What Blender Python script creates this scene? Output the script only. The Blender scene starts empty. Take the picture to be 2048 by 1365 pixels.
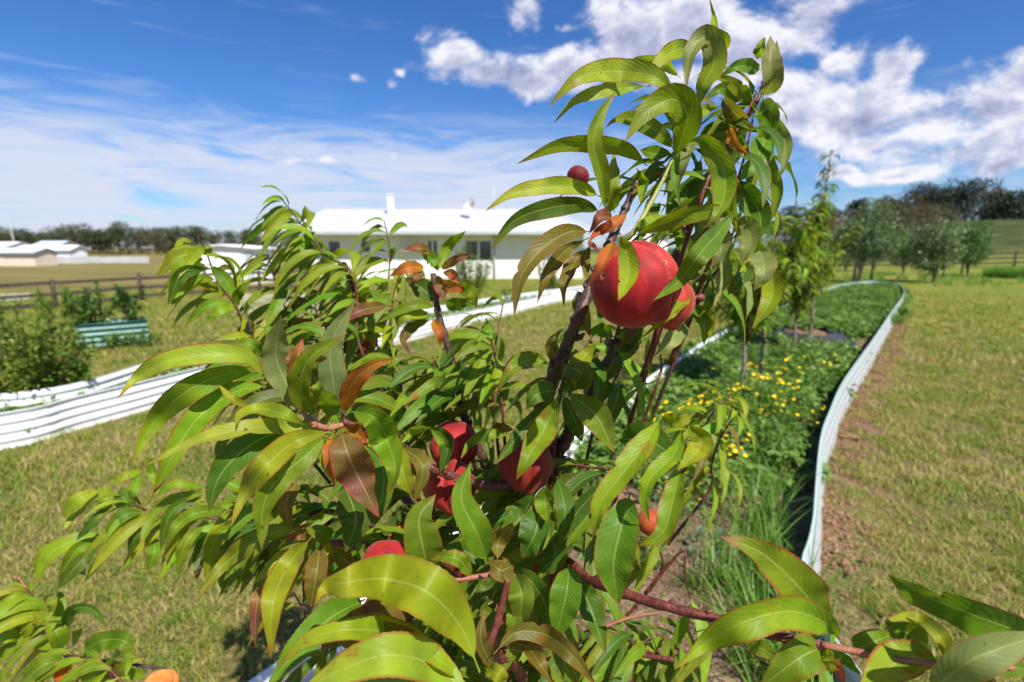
import bpy, math, random
import numpy as np
from mathutils import Vector, Matrix, noise as mnoise
random.seed(7); np.random.seed(7)
R = math.radians
scene = bpy.context.scene
COL = scene.collection

# ------------------------------------------------------------------ camera
F = 1024.0            # focal length in photo pixels (18 mm on a 36 mm sensor)
CAMH = 1.6
PITCH = R(10.35)
CAM = Vector((0, 0, CAMH))
cd = bpy.data.cameras.new('camera'); cam = bpy.data.objects.new('camera', cd); COL.objects.link(cam)
cam.location = CAM; cam.rotation_euler = (math.pi/2 - PITCH, 0, 0)
cd.sensor_width = 36; cd.lens = 18; cd.clip_start = 0.02; cd.clip_end = 3000
cd.dof.use_dof = True; cd.dof.focus_distance = 0.49; cd.dof.aperture_fstop = 5.6
scene.camera = cam
scene.view_settings.view_transform = 'Standard'
scene.view_settings.look = 'None'
scene.view_settings.exposure = 0.71
scene.view_settings.gamma = 1.0
CP, SP_ = math.cos(PITCH), math.sin(PITCH)

def ray(px, py):
    u = (px - 1024) / F; v = (py - 682.5) / F
    return Vector((u, CP - v*SP_, -(SP_ + v*CP)))
def W(px, py, d):
    return CAM + ray(px, py) * d
def G(px, py, z=0.0):
    r = ray(px, py)
    return CAM + r * ((CAMH - z) / -r.z)
def project(p):
    q = p - CAM
    depth = q.y*CP - q.z*SP_
    return (1024 + F*q.x/max(depth, .01), 682.5 - F*(q.z*CP + q.y*SP_)/max(depth, .01), depth)

# ------------------------------------------------------------------ sun and sky
SUN_EL, SUN_AZ = R(52), R(148)
sunv = Vector((math.sin(SUN_AZ)*math.cos(SUN_EL), math.cos(SUN_AZ)*math.cos(SUN_EL), math.sin(SUN_EL)))
sl = bpy.data.lights.new('sun', 'SUN'); sl.energy = 4.9; sl.angle = R(0.5); sl.color = (1.0, 0.95, 0.87)
so = bpy.data.objects.new('sun', sl); COL.objects.link(so)
so.rotation_euler = sunv.to_track_quat('Z', 'Y').to_euler()

world = bpy.data.worlds.new('World'); scene.world = world; world.use_nodes = True
wt = world.node_tree; wt.nodes.clear()
class NT:
    def __init__(s, tree): s.t = tree
    def n(s, typ, **kw):
        x = s.t.nodes.new(typ)
        for k, v in kw.items(): setattr(x, k, v)
        return x
    def set(s, sock, v):
        if isinstance(v, bpy.types.NodeSocket): s.t.links.new(v, sock)
        elif v is not None: sock.default_value = v
    def m(s, op, a, b=None, c=None, clamp=False):
        x = s.n('ShaderNodeMath', operation=op, use_clamp=clamp)
        s.set(x.inputs[0], a); s.set(x.inputs[1], b)
        if c is not None: s.set(x.inputs[2], c)
        return x.outputs[0]
    def v(s, op, a, b=None, scale=None):
        x = s.n('ShaderNodeVectorMath', operation=op)
        s.set(x.inputs[0], a); s.set(x.inputs[1], b)
        if scale is not None: s.set(x.inputs['Scale'], scale)
        return x.outputs['Value'] if op in ('LENGTH', 'DOT_PRODUCT') else x.outputs[0]
    def mix(s, f, a, b, blend='MIX'):
        x = s.n('ShaderNodeMix', data_type='RGBA', blend_type=blend)
        s.set(x.inputs[0], f); s.set(x.inputs[6], a); s.set(x.inputs[7], b)
        return x.outputs[2]
    def noise(s, vec, scale, detail=4, rough=.55, dist=0.0, dim='3D'):
        x = s.n('ShaderNodeTexNoise', noise_dimensions=dim)
        if vec is not None: s.set(x.inputs['Vector'], vec)
        x.inputs['Scale'].default_value = scale; x.inputs['Detail'].default_value = detail
        x.inputs['Roughness'].default_value = rough; x.inputs['Distortion'].default_value = dist
        return x.outputs['Fac']
    def ss(s, x, a, b, lo=0.0, hi=1.0):
        r = s.n('ShaderNodeMapRange', interpolation_type='SMOOTHSTEP')
        s.set(r.inputs[0], x); s.set(r.inputs[1], a); s.set(r.inputs[2], b); s.set(r.inputs[3], lo); s.set(r.inputs[4], hi)
        return r.outputs[0]
    def xyz(s, vec):
        x = s.n('ShaderNodeSeparateXYZ'); s.set(x.inputs[0], vec); return x.outputs
    def comb(s, x=0.0, y=0.0, z=0.0):
        c = s.n('ShaderNodeCombineXYZ'); s.set(c.inputs[0], x); s.set(c.inputs[1], y); s.set(c.inputs[2], z); return c.outputs[0]
    def ramp(s, f, stops):
        r = s.n('ShaderNodeValToRGB'); s.set(r.inputs[0], f); e = r.color_ramp.elements
        while len(e) < len(stops): e.new(0.5)
        for i, (p, c) in enumerate(stops): e[i].position = p; e[i].color = (*c, 1)
        return r.outputs[0]

w = NT(wt)
sky = w.n('ShaderNodeTexSky', sky_type='NISHITA', sun_disc=False)
sky.sun_elevation = SUN_EL; sky.sun_rotation = SUN_AZ; sky.air_density = 1.0; sky.dust_density = 0.4; sky.ozone_density = 2.5
tc = w.n('ShaderNodeTexCoord'); D = tc.outputs['Generated']
dx, dy, dz = w.xyz(D)
az = w.m('ARCTAN2', dx, dy); el = w.m('ARCSINE', dz)
AE = w.comb(az, el, 0.0)
def azel(px, py):
    r = ray(px, py).normalized(); return math.atan2(r.x, r.y), math.asin(r.z)
CUM = [(862,75,45,45),(905,115,66,58),(975,150,80,42),(1060,160,100,40),(1140,140,70,44),(1040,25,58,52),(1062,-20,60,40),(1130,62,44,18),
 (1275,70,110,90),(1400,50,170,105),(1500,110,160,100),(1620,60,110,110),(1360,150,140,40),(1690,120,80,60),(1780,130,70,50),
 (1600,215,100,60),(1720,235,160,80),(1850,235,170,90),(1980,215,150,100),(2060,150,90,80),(1760,285,150,50),(1950,300,140,46),(1580,160,90,70),(1690,190,110,60),
 (705,153,24,13),(775,178,18,14),(800,150,14,10),(703,216,26,10),(1690,345,80,20),(1835,335,80,20),(2010,335,80,24),(1990,385,60,8),
 (300,316,36,10),(568,325,30,10),(660,332,38,13),(792,322,38,18)]
blobs = []
for (x, y, rx, ry) in CUM:
    a, e = azel(x, y); a2, _ = azel(x + rx, y); _, e2 = azel(x, y - ry)
    k_ = 1 if rx > 50 else 1.7; blobs.append((a, e, abs(a2 - a)*1.25*k_, abs(e2 - e)*1.3*k_, 1.0 if rx > 50 else .42))
rw = random.Random(3)
for i in range(34):     # the same broken cloud goes on round the rest of the sky
    a = rw.uniform(1.0, 5.3); a = a if a < math.pi else a - 2*math.pi; e = rw.uniform(.1, 1.1)
    for k in range(3):
        blobs.append((a + rw.uniform(-.15, .15), e + rw.uniform(-.04, .04), rw.uniform(.06, .2), rw.uniform(.04, .09), 1.0))
warp = w.n('ShaderNodeTexNoise'); w.set(warp.inputs['Vector'], D); warp.inputs['Scale'].default_value = 9; warp.inputs['Detail'].default_value = 3
wv = w.v('MULTIPLY', w.v('SUBTRACT', warp.outputs['Color'], (.5, .5, .5)), (.07, .05, 0))
AEw = w.v('ADD', AE, wv)
def field(AEv):
    acc = None
    for (a, e, sx, sy, pk) in blobs:
        q = w.v('MULTIPLY', w.v('SUBTRACT', AEv, (a, e, 0)), (1/sx, 1/sy, 0))
        b = w.m('SUBTRACT', pk, w.v('LENGTH', q))
        acc = b if acc is None else w.m('SMOOTH_MAX', acc, b, 0.25)
    return acc
B = w.m('MAXIMUM', field(AEw), -1.0)
nv = w.v('MULTIPLY', D, (1, 1, 1.5))
n1 = w.noise(nv, 9, 9, .62, .3)
n1b = w.noise(w.v('ADD', nv, (.010, -.012, .03)), 9, 9, .62, .3)
dens = w.m('ADD', w.m('MULTIPLY', B, 1.0), w.m('MULTIPLY', w.m('SUBTRACT', n1, .5), 2.7))
cum = w.ss(dens, 0.10, .66)
relief = w.m('ADD', w.m('MULTIPLY', w.m('SUBTRACT', n1, n1b), 3.0), .62)
shade = w.m('SUBTRACT', relief, w.m('MULTIPLY', w.ss(dens, .5, 1.3), .42), clamp=True)
cloudcol = w.ramp(shade, [(0.0, (.30, .33, .50)), (.42, (.58, .61, .80)), (.8, (1.0, .99, 1.05))])
# high thin veil and streaks
n2 = w.noise(w.v('MULTIPLY', D, (1.3, 1.3, 8)), 3.2, 10, .66, 1.1)
n3 = w.noise(w.v('MULTIPLY', D, (2.2, 2.2, 26)), 2.0, 6, .6, .5)
veil_band = w.m('MULTIPLY', w.ss(el, .275, .13), w.ss(az, .50, -.05, .45, 1))
veil = w.m('MULTIPLY', w.ss(w.m('ADD', n2, w.m('MULTIPLY', veil_band, .24)), .47, .80), veil_band)
streak = w.m('MULTIPLY', w.ss(n3, .54, .85), .35)
veil = w.m('ADD', w.m('MULTIPLY', veil, .92), w.m('MULTIPLY', streak, w.ss(el, .75, .3, .15, .8)), clamp=True)
skyc = w.n('ShaderNodeHueSaturation'); w.set(skyc.inputs['Color'], sky.outputs[0]); skyc.inputs['Saturation'].default_value = 1.22; skyc.inputs['Value'].default_value = 1.0
skycol = w.mix(1.0, skyc.outputs[0], (0.62, 0.83, 1.14, 1), 'MULTIPLY')
bg1 = w.n('ShaderNodeBackground'); w.set(bg1.inputs[0], skycol); bg1.inputs[1].default_value = 0.073
bg2 = w.n('ShaderNodeBackground'); bg2.inputs[0].default_value = (.70, .75, .90, 1); bg2.inputs[1].default_value = 0.62
bg3 = w.n('ShaderNodeBackground'); w.set(bg3.inputs[0], cloudcol); bg3.inputs[1].default_value = 0.60
m1 = w.n('ShaderNodeMixShader'); w.set(m1.inputs[0], veil); w.set(m1.inputs[1], bg1.outputs[0]); w.set(m1.inputs[2], bg2.outputs[0])
m2 = w.n('ShaderNodeMixShader'); w.set(m2.inputs[0], w.m('MULTIPLY', cum, .95)); w.set(m2.inputs[1], m1.outputs[0]); w.set(m2.inputs[2], bg3.outputs[0])
wo = w.n('ShaderNodeOutputWorld'); w.set(wo.inputs[0], m2.outputs[0])
world.cycles.sampling_method = 'MANUAL'; world.cycles.sample_map_resolution = 512

# ------------------------------------------------------------------ helpers
def tag(o, label=None, cat=None, group=None, kind=None):
    if label: o['label'] = label
    if cat: o['category'] = cat
    if group: o['group'] = group
    if kind: o['kind'] = kind
    return o
def empty(name, loc=(0, 0, 0), rz=0.0):
    o = bpy.data.objects.new(name, None); COL.objects.link(o); o.location = loc; o.rotation_euler = (0, 0, rz)
    o.empty_display_size = .1
    return o
class MB:
    def __init__(s): s.v = []; s.f = []; s.mi = []; s.sm = []; s.c = []
    def add(s, vs, fs, mi=0, smooth=False):
        b = len(s.v); s.v += [tuple(x) for x in vs]
        for f in fs: s.f.append(tuple(i + b for i in f)); s.mi.append(mi); s.sm.append(smooth)
    def box(s, x0, x1, y0, y1, z0, z1, mi=0, M=None):
        vs = [Vector(p) for p in ((x0,y0,z0),(x1,y0,z0),(x1,y1,z0),(x0,y1,z0),(x0,y0,z1),(x1,y0,z1),(x1,y1,z1),(x0,y1,z1))]
        if M: vs = [M @ v for v in vs]
        s.add(vs, [(0,3,2,1),(4,5,6,7),(0,1,5,4),(1,2,6,5),(2,3,7,6),(3,0,4,7)], mi)
    def bar(s, a, b, wd, hd, mi=0, up=Vector((0, 0, 1))):
        a, b = Vector(a), Vector(b); t = (b - a).normalized(); sd = t.cross(up).normalized(); u = sd.cross(t)
        vs = []
        for p in (a, b):
            for (i, j) in ((-1,-1),(1,-1),(1,1),(-1,1)): vs.append(p + sd*i*wd/2 + u*j*hd/2)
        s.add(vs, [(0,3,2,1),(4,5,6,7),(0,1,5,4),(1,2,6,5),(2,3,7,6),(3,0,4,7)], mi)
    def tube(s, pts, rad, n=8, mi=0, cap=True, bump=0.0):
        pts = [Vector(p) for p in pts]
        if not hasattr(rad, '__len__'): rad = [rad]*len(pts)
        u = None; b = len(s.v)
        for i, p in enumerate(pts):
            t = (pts[min(i+1, len(pts)-1)] - pts[max(i-1, 0)])
            t = t.normalized() if t.length > 1e-9 else Vector((0, 0, 1))
            if u is None: u = t.orthogonal().normalized()
            u = (u - t*u.dot(t)); u = u.normalized() if u.length > 1e-6 else t.orthogonal().normalized()
            vv = t.cross(u)
            for k in range(n):
                a = 2*math.pi*k/n; rr = rad[i]*(1 + bump*random.uniform(-1, 1))
                s.v.append(tuple(p + (u*math.cos(a) + vv*math.sin(a))*rr))
        for i in range(len(pts)-1):
            for k in range(n):
                a, c = b + i*n + k, b + i*n + (k+1) % n
                s.f.append((a, c, c+n, a+n)); s.mi.append(mi); s.sm.append(True)
        if cap:
            s.f.append(tuple(b + k for k in range(n))[::-1]); s.mi.append(mi); s.sm.append(False)
            e = b + (len(pts)-1)*n; s.f.append(tuple(e + k for k in range(n))); s.mi.append(mi); s.sm.append(False)
    def mesh(s, name, mats):
        me = bpy.data.meshes.new(name); me.from_pydata(s.v, [], s.f)
        for m in (mats if isinstance(mats, (list, tuple)) else [mats]): me.materials.append(m)
        me.polygons.foreach_set('material_index', s.mi); me.polygons.foreach_set('use_smooth', s.sm)
        me.update(); return me
    def build(s, name, mats, parent=None, loc=None):
        o = bpy.data.objects.new(name, s.mesh(name, mats)); COL.objects.link(o)
        if loc is not None: o.location = loc
        if parent is not None:
            o.parent = parent
        return o
def catmull(pts, n):
    P = [Vector(p) for p in pts]
    if len(P) == 2: return [P[0].lerp(P[1], i/n) for i in range(n+1)]
    P = [P[0]*2 - P[1]] + P + [P[-1]*2 - P[-2]]
    seg = len(P) - 3
    # spread samples by length
    L = [(P[i+2]-P[i+1]).length for i in range(seg)]; T = sum(L) or 1
    out = []
    for k in range(n+1):
        s = k/n*T; i = 0
        while i < seg-1 and s > L[i]: s -= L[i]; i += 1
        t = min(1, s/max(L[i], 1e-9)); a, b, c, d = P[i:i+4]
        out.append(.5*((2*b) + (c-a)*t + (2*a-5*b+4*c-d)*t*t + (3*b-a-3*c+d)*t**3))
    return out

# ------------------------------------------------------------------ materials
def mat(name):
    m = bpy.data.materials.new(name); m.use_nodes = True; m.node_tree.nodes.clear()
    t = NT(m.node_tree); out = t.n('ShaderNodeOutputMaterial'); p = t.n('ShaderNodeBsdfPrincipled')
    t.set(out.inputs[0], p.outputs[0]); t.out = out; t.p = p
    return m, t
def pset(t, col=None, rough=.6, spec=.4, bump=None, bs=.3, bd=.01, metal=0.0):
    if col is not None: t.set(t.p.inputs['Base Color'], col if not isinstance(col, tuple) or len(col) == 4 else (*col, 1))
    t.set(t.p.inputs['Roughness'], rough); t.p.inputs['Specular IOR Level'].default_value = spec; t.p.inputs['Metallic'].default_value = metal
    if bump is not None:
        b = t.n('ShaderNodeBump'); b.inputs['Strength'].default_value = bs; b.inputs['Distance'].default_value = bd
        t.set(b.inputs['Height'], bump); t.set(t.p.inputs['Normal'], b.outputs[0]); t.bump = b
def simple(name, col, rough=.6, spec=.4, var=.12, scale=6, metal=0.0, bs=.2, bd=.005):
    m, t = mat(name); c = t.n('ShaderNodeTexCoord').outputs['Object']
    n = t.noise(c, scale, 5); f = t.ss(n, .3, .7)
    pset(t, t.mix(f, (*[x*(1-var) for x in col], 1), (*[min(1, x*(1+var)) for x in col], 1)), rough, spec, t.noise(c, scale*6, 4), bs, bd, metal)
    return m
def translucent(t, col, fac, rough=None):
    tr = t.n('ShaderNodeBsdfTranslucent'); t.set(tr.inputs[0], col)
    if hasattr(t, 'bump'): t.set(tr.inputs['Normal'], t.bump.outputs[0])
    mx = t.n('ShaderNodeMixShader'); t.set(mx.inputs[0], fac); t.set(mx.inputs[1], t.p.outputs[0]); t.set(mx.inputs[2], tr.outputs[0])
    t.set(t.out.inputs[0], mx.outputs[0])

def leaf_material():
    m, t = mat('peach_leaf')
    at = t.n('ShaderNodeAttribute', attribute_name='tint'); tint = at.outputs['Color']; red = at.outputs['Alpha']
    uv = t.n('ShaderNodeUVMap').outputs[0]; ux, uy, _ = t.xyz(uv)
    rnd = t.m('MULTIPLY', t.n('ShaderNodeObjectInfo').outputs['Random'], 7.0)
    pos = t.v('ADD', t.n('ShaderNodeTexCoord').outputs['Object'], t.comb(rnd, rnd, rnd))
    ax = t.m('ABSOLUTE', t.m('MULTIPLY', t.m('SUBTRACT', ux, .5), 2.0))
    nz = t.noise(pos, 60, 4); nbig = t.noise(pos, 22, 3)
    c = t.mix(t.ss(nbig, .3, .7), tint, t.mix(1.0, tint, (1.25, 1.12, 1.0, 1), 'MULTIPLY'))
    c = t.mix(t.m('MULTIPLY', t.ss(nz, .42, .72), .55), c, t.mix(1.0, tint, (.70, .78, .8, 1), 'MULTIPLY'))
    # side veins: run from the midrib obliquely towards the tip
    vph = t.m('ADD', t.m('MULTIPLY', uy, 17.0), t.m('ADD', t.m('MULTIPLY', ax, -2.6), t.m('MULTIPLY', nbig, 3.0)))
    vw = t.m('ABSOLUTE', t.m('SUBTRACT', t.m('FRACT', vph), .5))          # 0 .. .5
    vein = t.m('MULTIPLY', t.ss(vw, .10, .0), t.ss(ax, 1.0, .55))
    c = t.mix(t.m('MULTIPLY', vein, .10), c, t.mix(1.0, tint, (1.5, 1.35, 1.6, 1), 'MULTIPLY'))
    rib = t.ss(ax, .075, .02)
    c = t.mix(t.m('MULTIPLY', rib, .75), c, t.mix(.45, tint, (.50, .55, .17, 1)))
    # rusty rim and tip
    rim = t.m('MULTIPLY', t.ss(ax, .80, .98), t.ss(nbig, .25, .5, .35, 1))
    tip = t.m('MULTIPLY', t.ss(uy, .86, 1.0), .9)
    blot = t.m('MULTIPLY', t.ss(t.noise(pos, 34, 5, .65), .60, .68), t.ss(red, .35, .9))
    rf = t.m('MULTIPLY', t.m('MAXIMUM', t.m('MAXIMUM', rim, tip), t.m('MULTIPLY', blot, .8)), t.m('MINIMUM', red, 1.0), clamp=True)
    c = t.mix(rf, c, (.30, .075, .022, 1))
    spot = t.ss(t.noise(pos, 150, 1), .76, .79)
    c = t.mix(t.m('MULTIPLY', spot, .7), c, (.09, .03, .012, 1))
    back = t.n('ShaderNodeNewGeometry').outputs['Backfacing']
    cb = t.mix(.38, c, (.26, .32, .17, 1))
    c2 = t.mix(t.m('MULTIPLY', back, .9), c, cb)
    h = t.m('ADD', t.m('MULTIPLY', t.ss(vw, 0.0, .5), .40), t.m('MULTIPLY', nz, .9))
    h = t.m('SUBTRACT', h, t.m('MULTIPLY', rib, .8))
    pset(t, c2, t.m('ADD', .47, t.m('MULTIPLY', back, .25)), .24, h, .22, .0012)
    translucent(t, t.mix(1.0, c, (1.35, 1.45, .45, 1), 'MULTIPLY'), .42)
    return m
M_LEAF = leaf_material()
def bark_material(name, c1, c2, c3, scale=90, rough=.5):
    m, t = mat(name); c = t.n('ShaderNodeTexCoord').outputs['Object']
    n = t.noise(c, scale, 5, .6); n2 = t.noise(t.v('MULTIPLY', c, (1, 1, .25)), scale*3, 3)
    col = t.ramp(n, [(.3, c1), (.52, c2), (.72, c3)])
    col = t.mix(t.m('MULTIPLY', t.ss(n2, .62, .72), .5), col, (.26, .20, .17, 1))
    pset(t, col, rough, .4, t.m('ADD', n, n2), .7, .002)
    return m
M_TWIG = bark_material('red_twig_bark', (.05, .012, .010), (.12, .026, .018), (.20, .06, .035), 120)
M_BRANCH = bark_material('brown_branch_bark', (.035, .018, .014), (.055, .028, .020), (.11, .055, .035), 70)
M_TRUNK = bark_material('grey_trunk_bark', (.10, .075, .06), (.19, .15, .12), (.34, .28, .22), 40, .8)
M_GREENSTEM = bark_material('green_stem', (.20, .22, .05), (.28, .30, .07), (.38, .20, .08), 50)
M_PINKSTEM = bark_material('pink_stem', (.20, .075, .045), (.29, .10, .06), (.28, .20, .07), 50)

def leafy(name, cols, rough=.45, trans=.25, pscale=1.5, spec=.35, posnoise=True):
    """foliage that varies leaf by leaf (random per face island or instance) and clump by clump"""
    m, t = mat(name)
    g = t.n('ShaderNodeNewGeometry'); rnd = g.outputs['Random Per Island']; inst = t.n('ShaderNodeObjectInfo').outputs['Random']
    pos = g.outputs['Position']
    f = t.m('FRACT', t.m('ADD', t.m('MULTIPLY', rnd, 1.0), t.m('MULTIPLY', inst, 3.0)))
    nn = t.m('ADD', t.m('MULTIPLY', t.ss(t.noise(pos, pscale, 3), .32, .68), .55), t.m('MULTIPLY', t.ss(t.noise(pos, pscale*5, 3), .32, .68), .45))
    f = t.m('ADD', t.m('MULTIPLY', f, .5), t.m('MULTIPLY', nn, .5))
    c = t.ramp(f, cols)
    pset(t, c, rough, spec)
    if trans: translucent(t, t.mix(1.0, c, (1.3, 1.4, .6, 1), 'MULTIPLY'), trans)
    return m
# ================================================================== the ground and the beds
def line(pxs, z): return [G(x, y, z) for x, y in pxs]
def flat(pts): return [(p.x, p.y) for p in pts]
BED_R = flat(catmull([Vector((p.x, p.y, 0)) for p in [Vector((1.08, .2, 0)), Vector((1.07, .9, 0))] + line([(1613,1190),(1625,1040),(1640,880),(1660,820),(1690,757),(1745,680),(1780,628)], .3)], 60))
far_end = line([(1808,585),(1795,568),(1755,563),(1700,566),(1650,578)], .3)
BED_FAR = flat(catmull([Vector((*BED_R[-1], 0))] + [Vector((p.x, p.y, 0)) for p in far_end], 40))
BED_L = flat(catmull([Vector((*BED_FAR[-1], 0))] + [Vector((p.x, p.y, 0)) for p in line([(1615,591),(1500,638),(1416,681),(1385,700),(1307,751),(1248,798),(1141,875),(1005,988),(840,1110),(560,1330)], .3)] + [Vector((-1.12, .9, 0)), Vector((-1.45, .2, 0))], 80))
BED_POLY = BED_R + BED_FAR[1:] + BED_L[1:]
LB_NEAR = flat(catmull([Vector((-7.2, 1.9, 0)), Vector((-5.4, 2.95, 0))] + [Vector((p.x, p.y, 0)) for p in line([(0,828),(146,795),(256,770),(392,737),(520,706),(650,682),(780,657),(900,630),(997,610),(1090,591),(1169,577),(1262,560)], .3)], 90))
LB_FAR = flat(catmull([Vector((-7.9, 2.9, 0)), Vector((-6.1, 4.1, 0))] + [Vector((p.x, p.y, 0)) for p in line([(0,790),(165,765),(300,726),(430,697),(560,670),(700,646),(830,622),(972,598),(1091,582),(1173,571),(1255,556)], .3)], 90))
LB_POLY = LB_NEAR + LB_FAR[::-1]
def inside(x, y, poly):
    c = False; j = len(poly)-1
    for i in range(len(poly)):
        xi, yi = poly[i][:2]; xj, yj = poly[j][:2]
        if (yi > y) != (yj > y) and x < (xj-xi)*(y-yi)/(yj-yi+1e-12) + xi: c = not c
        j = i
    return c
def dist_line(x, y, pl):
    P = np.array(pl); A = P[:-1]; Bv = P[1:] - A; q = np.array([x, y]) - A
    t = np.clip((q*Bv).sum(1)/np.maximum((Bv*Bv).sum(1), 1e-9), 0, 1)[:, None]
    return float(np.sqrt((((q - Bv*t)**2).sum(1))).min())

def lawn_material():
    m, t = mat('mown_lawn')
    pos = t.n('ShaderNodeNewGeometry').outputs['Position']
    dirt = t.n('ShaderNodeAttribute', attribute_name='dirt').outputs['Fac']
    n1 = t.noise(pos, .35, 5, .6); n2 = t.noise(pos, 3.0, 5, .6); n3 = t.noise(pos, 40, 4, .6)
    f = t.m('ADD', t.m('ADD', t.m('MULTIPLY', n1, .9), t.m('MULTIPLY', n2, .55)), t.m('MULTIPLY', n3, .7))
    c = t.ramp(t.m('MULTIPLY', f, .46), [(.34, (.075, .115, .014)), (.46, (.14, .18, .022)), (.56, (.22, .215, .040)), (.70, (.32, .25, .09))])
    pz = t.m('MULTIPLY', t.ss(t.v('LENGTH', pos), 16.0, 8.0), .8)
    c = t.mix(pz, c, t.ramp(n3, [(.3, (.075, .055, .025)), (.52, (.19, .135, .065)), (.72, (.34, .24, .14))]))  # nearby ground browned as thatch, with shade between blades put into the colour
    soil = t.ramp(n3, [(.3, (.12, .070, .040)), (.55, (.23, .145, .085)), (.75, (.36, .25, .155))])
    px, py, _ = t.xyz(pos)
    pad = t.m('MULTIPLY', t.ss(py, 17.5, 20.0), t.ss(t.m('ADD', px, t.m('MULTIPLY', py, .30)), 1.0, -4.0))
    padcol = t.ramp(t.noise(t.v('MULTIPLY', pos, (.3, 1, 1)), .22, 5, .6), [(.35, (.11, .105, .03)), (.52, (.20, .155, .055)), (.68, (.27, .185, .08))])
    c = t.mix(t.m('MULTIPLY', pad, .85), c, padcol)
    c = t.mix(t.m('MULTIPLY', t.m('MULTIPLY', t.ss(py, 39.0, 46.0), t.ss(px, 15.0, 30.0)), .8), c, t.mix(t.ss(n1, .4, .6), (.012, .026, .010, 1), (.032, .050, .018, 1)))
    df = t.ss(t.m('ADD', dirt, t.m('MULTIPLY', t.m('SUBTRACT', n2, .5), 1.2)), .35, .6)
    c = t.mix(df, c, soil)
    pset(t, c, .9, .15, t.m('ADD', n3, t.noise(pos, 120, 3)), .8, .02)
    return m
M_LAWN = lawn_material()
def nl(a, b, n, p=2.6):     # grid lines, dense near the garden and sparse towards the horizon
    return [a + (b-a)*((i/n)**p) for i in range(n+1)]
xs = sorted(set([round(-x, 4) for x in nl(0, 900, 90)] + [round(x, 4) for x in nl(0, 900, 90)]))
ys = sorted(set([round(-y, 4) for y in nl(0, 400, 14)] + [round(y, 4) for y in nl(0, 1400, 110)]))
def hill_h(x, y):
    a = math.atan2(x, max(y, 1)); r = math.hypot(x, y)
    k = max(0, min(1, (a - R(20))/R(16))); k = k*k*(3-2*k)
    q = max(0, min(1, (r - 42)/60)); q = q*q*(3-2*q)
    q2 = max(0, min(1, (r - 130)/200))
    return 5.4*k*q*(1 - .0*q2)
mb = MB(); dirt = []
edgeR = BED_R + BED_FAR[1:]
for y in ys:
    for x in xs:
        z = hill_h(x, y)
        if abs(x) < 15 and 0 < y < 22:
            z += .012*mnoise.noise(Vector((x*.9, y*.9, 0)))
        mb.v.append((x, y, z))
        d = 0.0
        if abs(x) < 20 and -1 < y < 24:
            e = dist_line(x, y, edgeR)
            d = max(0, 1.12 - e/(.27 if y > 4 else .25))*1.0 if not inside(x, y, BED_POLY) else 1
            d = max(d, .45*max(0, 1 - dist_line(x, y, LB_NEAR)/.3))
        dirt.append(d)
nx = len(xs)
for j in range(len(ys)-1):
    for i in range(nx-1):
        a = j*nx + i; mb.f.append((a, a+1, a+1+nx, a+nx)); mb.mi.append(0); mb.sm.append(True)
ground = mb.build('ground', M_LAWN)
at = ground.data.attributes.new('dirt', 'FLOAT', 'POINT'); at.data.foreach_set('value', dirt)
tag(ground, 'mown yellow green lawn running out to the far paddocks', 'lawn', kind='structure')

def sheet(name, poly, z, m, label, cat, cell=.12):
    """soil of a bed: a grid of cells clipped to the outline, gently lumpy"""
    from mathutils.geometry import delaunay_2d_cdt
    P = [Vector(p[:2]) for p in poly]; n = len(P)
    x0, x1 = min(p.x for p in P), max(p.x for p in P); y0, y1 = min(p.y for p in P), max(p.y for p in P)
    pts = list(P); cx = x0
    while cx < x1:
        cy = y0
        while cy < y1:
            c = cell if cy < 5 else cell*3
            q = (cx + random.uniform(-.2, .2)*cell, cy + random.uniform(-.2, .2)*cell)
            if (cy < 5 or random.random() < .34) and inside(*q, poly): pts.append(Vector(q))
            cy += c
        cx += cell
    vs, es, fs, *_ = delaunay_2d_cdt(pts, [(i, (i+1) % n) for i in range(n)], [], 1, 1e-4)
    mb = MB(); mb.add([(v.x, v.y, z + .02*mnoise.noise(Vector((v.x*4, v.y*4, 3))) + .02) for v in vs], [tuple(f) for f in fs], 0, True)
    o = mb.build(name, m); tag(o, label, cat, kind='structure'); return o
def soil_material():
    m, t = mat('straw_mulch_soil')
    pos = t.n('ShaderNodeNewGeometry').outputs['Position']
    n = t.noise(pos, 45, 6, .65); n2 = t.noise(pos, 5, 4); st = t.noise(t.v('MULTIPLY', pos, (1, .3, 1)), 160, 3)
    c = t.ramp(n, [(.28, (.13, .065, .042)), (.5, (.29, .17, .11)), (.72, (.50, .35, .25))])
    c = t.mix(t.m('MULTIPLY', t.ss(st, .55, .7), .5), c, (.50, .39, .26, 1))
    c = t.mix(t.ss(n2, .52, .62, 0, .5), c, (.07, .10, .025, 1))
    pset(t, c, .95, .1, t.m('ADD', n, st), 1.0, .03); return m
M_SOIL = soil_material()
sheet('bed_soil', BED_POLY, .05, M_SOIL, 'brown straw mulch soil of the bed round the peach tree', 'soil')
sheet('bed_soil', LB_POLY, .06, M_SOIL, 'soil strip of the long curved bed on the far lawn', 'soil', .2)

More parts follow.
